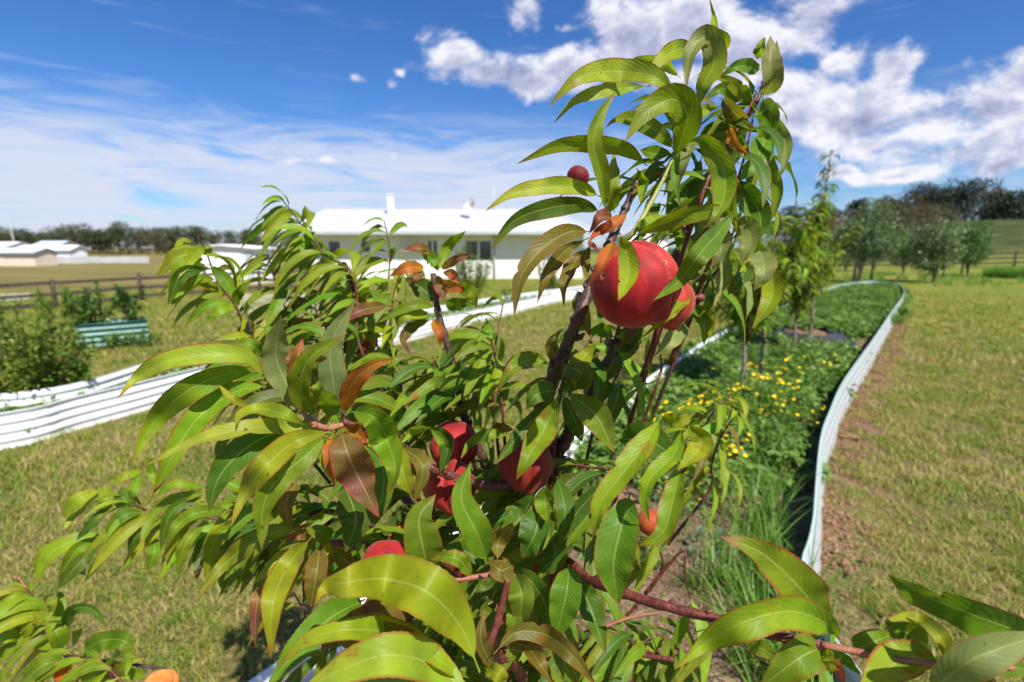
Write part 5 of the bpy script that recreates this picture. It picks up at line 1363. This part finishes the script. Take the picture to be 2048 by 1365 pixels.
wood('branch', M_TWIG, [P_('6', 1000, 330, .66), P_('6', 940, 350, .62), P_('6', 720, 360, .60), P_('6', 560, 320, .58), P_('6', 400, 265, .56), P_('4', 1580, 810, .54), P_('4', 1400, 700, .51), P_('4', 1240, 620, .49)], .0058, .0034, 60, .3, 9)
wood('twig', M_PINKSTEM, [P_('4', 1250, 640, .49), P_('4', 1150, 655, .49), P_('4', 1050, 590, .50), P_('4', 1010, 430, .505), P_('4', 1010, 280, .51)], .0032, .0014, 30, .2)
wood('branch', M_BRANCH, [crotch, P_('6', 860, 900, .86), P_('6', 760, 430, .78), P_('6', 690, 240, .74), P_('3', 1870, 1180, .735), P_('3', 1830, 980, .735), P_('3', 1780, 800, .735), P_('3', 1730, 620, .735), P_('3', 1705, 430, .74)], .011, .0040, 90, .2, 10)
wood('branch', M_TWIG, [crotch, P_('6', 860, 1300, .66), P_('6', 725, 1210, .50), P_('6', 760, 1040, .49), P_('6', 800, 880, .49), P_('6', 825, 770, .49)], .010, .0030, 60, .3, 9)
wood('twig', M_PINKSTEM, [P_('6', 825, 775, .49), P_('6', 730, 810, .485), P_('6', 560, 838, .48), P_('6', 410, 850, .475), P_('6', 330, 840, .47)], .0030, .0018, 24)
wood('branch', M_TWIG, [crotch, P_('6', 1000, 1000, .70), P_('6', 1100, 760, .60), P_('6', 1200, 830, .55), P_('6', 1320, 880, .51), P_('6', 1560, 960, .47), P_('7', 510, 1050, .44), P_('7', 700, 1110, .43), P_('7', 900, 1150, .42), P_('7', 1010, 1172, .41)], .0085, .0036, 80, .35, 9)
wood('twig', M_PINKSTEM, [P_('7', 1010, 1172, .41), P_('7', 1180, 1205, .40), P_('7', 1350, 1240, .39), P_('7', 1700, 1280, .37), P_('7', 2000, 1290, .36)], .0030, .0018, 30)
wood('branch', M_TWIG, [crotch, P_('6', 700, 1000, .72), P_('6', 500, 760, .62), P_('6', 320, 705, .60), P_('6', 100, 670, .56), P_('5', 1700, 650, .52)], .0085, .0030, 60, .3, 9)
wood('branch', M_TWIG, [crotch, P_('6', 1000, 1080, .88), P_('6', 1120, 1115, .84), P_('6', 1300, 1185, .82), P_('6', 1500, 1225, .80), P_('6', 1660, 1250, .78)], .0065, .0032, 50, .3)
wood('twig', M_TWIG, [P_('6', 1110, 560, .66), P_('6', 1180, 480, .67), P_('6', 1270, 400, .68)], .0036, .0028, 20, .3)
wood('twig', M_PINKSTEM, [P_('6', 1260, 1100, .8), P_('6', 1380, 1050, .8), P_('6', 1490, 1020, .8), P_('6', 1580, 1010, .8)], .0030, .0018, 20)
wood('twig', M_PINKSTEM, [P_('5', 1640, 640, .75), P_('5', 1280, 545, .83), P_('5', 1190, 470, .85), P_('5', 1000, 480, .86), P_('5', 790, 492, .87), P_('5', 660, 445, .88), P_('5', 560, 400, .90)], .0042, .0016, 40, .1)
wood('twig', M_PINKSTEM, [P_('5', 560, 1300, .86), P_('5', 420, 1240, .90), P_('5', 320, 1215, .93), P_('5', 210, 1000, .94), P_('5', 140, 890, .95), P_('5', 90, 820, .95)], .0040, .0014, 40, .1)
wood('branch', M_TWIG, [crotch, P_('6', 500, 1300, .98), P_('5', 1300, 1500, 1.0), P_('5', 700, 1420, .9), P_('5', 560, 1300, .86)], .009, .004, 40, .2)
wood('branch', M_BRANCH, [crotch, P_('6', 600, 900, 1.0), P_('4', 1500, 900, 1.0), P_('3', 1320, 900, 1.0), P_('3', 1320, 600, .92), P_('3', 1270, 430, .90)], .014, .0045, 60, .15, 10)
for st in stems:
    L_ = st[::-1]; b_ = L_[0]; ext = b_.lerp(crotch, .22) + Vector((0, 0, -.01))
    wood('twig', random.choice([M_TWIG, M_TWIG, M_BRANCH]), [ext] + L_, .0030, .0011, 24, .12, 6)

# the fruit ---------------------------------------------------------------------------
def peach_material():
    m, t = mat('peach_skin')
    c = t.n('ShaderNodeTexCoord').outputs['Object']; info = t.n('ShaderNodeObjectInfo'); ocol = info.outputs['Color']
    rnd = t.m('MULTIPLY', info.outputs['Random'], 9.0); c2 = t.v('ADD', c, t.comb(rnd, rnd, rnd))
    n = t.noise(c2, 26, 5, .6); n2 = t.noise(t.v('MULTIPLY', c2, (1, 1, .35)), 90, 5, .65); fz = t.noise(c, 900, 2)
    red = t.ramp(t.m('ADD', t.m('MULTIPLY', n, .6), t.m('MULTIPLY', n2, .4)), [(.30, (.085, .003, .007)), (.46, (.24, .005, .010)), (.60, (.42, .012, .012)), (.76, (.58, .13, .03))])
    ob, og, _ = t.xyz(ocol); red = t.mix(og, red, t.ramp(n, [(.3, (.42, .03, .02)), (.5, (.66, .16, .03)), (.7, (.74, .34, .07))])); red = t.mix(1.0, red, t.comb(ob, ob, ob), 'MULTIPLY')
    pit = t.n('ShaderNodeAttribute', attribute_name='pit').outputs['Fac']
    red = t.mix(t.ss(pit, .15, .45, 0, .8), red, (.33, .16, .06, 1)); red = t.mix(t.ss(pit, .5, .8), red, (.03, .014, .008, 1))
    lw = t.n('ShaderNodeLayerWeight'); lw.inputs[0].default_value = .35
    red = t.mix(t.m('MULTIPLY', t.m('POWER', lw.outputs['Facing'], 2.5), .34), red, (.62, .36, .28, 1))       # sheen of the fuzz put into the colour, paler towards the limb
    red = t.mix(t.m('MULTIPLY', t.ss(fz, .5, .75), .05), red, (.75, .45, .36, 1))
    pset(t, red, .62, .25, t.m('ADD', fz, t.m('MULTIPLY', n2, .6)), .25, .0006)
    t.p.inputs['Sheen Weight'].default_value = .06; t.p.inputs['Sheen Roughness'].default_value = .45; t.p.inputs['Sheen Tint'].default_value = (1, .75, .68, 1)
    t.p.inputs['Subsurface Weight'].default_value = .0
    return m
M_PEACH = peach_material()
M_FUZZ = None
def peach(center, rad, axis, suture, label, col=(1, 1, 1), pits=(), sq=(1, 1, .97), stalk=True, res=(72, 48)):
    """axis: from stalk end to the beak; suture: side on which the groove runs"""
    nu, nv_ = res; ax = axis.normalized(); sx = (suture - ax*suture.dot(ax)).normalized(); sy = ax.cross(sx)
    o = empty('peach', center); tag(o, label, 'peach', 'peaches on the tree')
    vs = []; pitv = []
    for j in range(nv_+1):
        th = math.pi*j/nv_          # 0 at the stalk, pi at the beak
        for i in range(nu):
            ph = 2*math.pi*i/nu - math.pi
            r = 1.0
            r -= .30*math.exp(-(th/.24)**2)                                # stalk hollow
            r -= .10*math.exp(-(ph/.13)**2)*math.sin(th)**.6              # groove
            r += .045*math.exp(-((abs(ph)-.42)/.30)**2)*math.sin(th)
            r += .13*math.exp(-((math.pi-th)/.22)**2)                      # beak
            r *= 1 + .015*mnoise.noise(Vector((math.cos(ph)*math.sin(th)*1.5, math.sin(ph)*math.sin(th)*1.5, math.cos(th)*1.5)) + center*9)
            d = sx*(math.cos(ph)*math.sin(th)*sq[0]) + sy*(math.sin(ph)*math.sin(th)*sq[1]) + ax*(-math.cos(th)*sq[2])
            k = 0
            for (pd, pr) in pits:
                e = (d.normalized() - pd.normalized()).length/pr; k = max(k, math.exp(-e*e))
            vs.append(d*rad*r*(1 - .05*max(0, k-.3))); pitv.append(k)
    fs = []
    for j in range(nv_):
        for i in range(nu):
            a = j*nu + i; b = j*nu + (i+1) % nu; fs.append((a, a+nu, b+nu, b))
    mb = MB(); mb.add(vs, fs, 0, True); b = mb.build('skin', M_PEACH, o); b.color = (min(1.2, col[0])*.86, max(0, min(1, (col[1]/col[0]-1)/2.2)), 0, 1)
    at = b.data.attributes.new('pit', 'FLOAT', 'POINT'); at.data.foreach_set('value', pitv)
    s = -ax; mb = MB(); mb.tube([s*rad*.66, s*rad*.85, s*rad*1.02 + sx*rad*.02], [rad*.07, rad*.05, rad*.07], 8); mb.build('stalk', M_TWIG, o)
    return o
toC = lambda p: (CAM - p).normalized()
c1 = P_('2', 940, 694, .455)
RX = Vector((1, 0, 0))
def dirpix(p, x, y, toward):   # a direction seen as (x right, y up) with a part towards the viewer
    f = toC(p); rt = RX; up = rt.cross(-f).normalized() * -1; up = up if up.z > 0 else -up
    return (rt*x + up*y + f*toward).normalized()
peach(c1, .0385, dirpix(c1, .62, -.62, .30), dirpix(c1, .78, .15, .60), 'largest red peach with two worm holes hanging under the upper leaves', (1, .85, 1),
      [(dirpix(c1, -.76, .24, .60), .075), (dirpix(c1, .66, .50, .56), .06), (dirpix(c1, -.86, .0, .50), .035)], (1.0, 1.0, .98), res=(120, 80))
c2 = P_('2', 1105, 775, .52); peach(c2, .0285, dirpix(c2, .3, -.9, .1), dirpix(c2, -.5, 0, .8), 'paler peach half hidden behind the largest one', (1.0, 1.3, 1.6))
c3 = P_('6', 898, 245, .62); peach(c3, .0335, dirpix(c3, .1, -.9, .35), dirpix(c3, .2, -.1, .95), 'dark red peach with a green leaf lying over it', (.72, .9, 1.1), sq=(1, 1, 1))
c4 = P_('6', 530, 150, .66); peach(c4, .0310, dirpix(c4, -.1, -.95, .1), dirpix(c4, .95, 0, .3), 'bright red upper peach of the pair left of centre', (1.0, 1.0, 1.1), sq=(.98, 1, 1.05))
c5 = P_('6', 515, 356, .63); peach(c5, .0325, dirpix(c5, .05, -.95, .3), dirpix(c5, -.2, -.2, .9), 'lower peach of the pair with a brown branch across it', (.9, 1.0, 1.2))
c6 = P_('6', 185, 765, .475); peach(c6, .0235, dirpix(c6, .0, -.95, .1), dirpix(c6, .9, 0, .3), 'red peach peeping above the big light leaf at the bottom', (.95, .9, 1))
c7 = P_('5', 820, 1385, .80); peach(c7, .0245, dirpix(c7, .0, -.95, .1), dirpix(c7, .9, 0, .3), 'orange peach cut by the bottom edge of the photo', (1.1, 3.6, 2.0))
c8 = P_('6', 240, 600, .80); peach(c8, .0250, dirpix(c8, .0, -.95, .1), dirpix(c8, .9, 0, .3), 'small shaded orange peach below the pair of red peaches', (.85, 3.0, 2.5))
c9 = P_('1', 655, 905, .62); peach(c9, .0135, dirpix(c9, -.4, -.6, .1), dirpix(c9, .9, 0, .3), 'dusky peach behind the highest leaves against the sky', (.36, .36, .5))
c10 = P_('6', 1540, 545, .80); peach(c10, .0215, dirpix(c10, .0, -.95, .1), dirpix(c10, .9, 0, .3), 'small orange peach right of the centre behind hanging curled leaves', (.85, 1.5, 1.6))
c11 = P_('5', 1640, 510, .74); peach(c11, .0190, dirpix(c11, .0, -.95, .1), dirpix(c11, .9, 0, .3), 'small dusky purple peach under the reddish purple leaf', (.45, .5, .5))
c12 = P_('6', 1000, 830, .64); peach(c12, .0230, dirpix(c12, .0, -.95, .1), dirpix(c12, .9, 0, .3), 'brown orange peach deep between the hanging central leaves', (.75, 3.4, 1.5))
c13 = P_('3', 1350, 770, 1.0); peach(c13, .026, dirpix(c13, .0, -.95, .1), dirpix(c13, .9, 0, .3), 'red peach glimpsed among the rear leaves left of the dark red shoot', (1.1, 2.4, 1.5))

plant_far_trees()
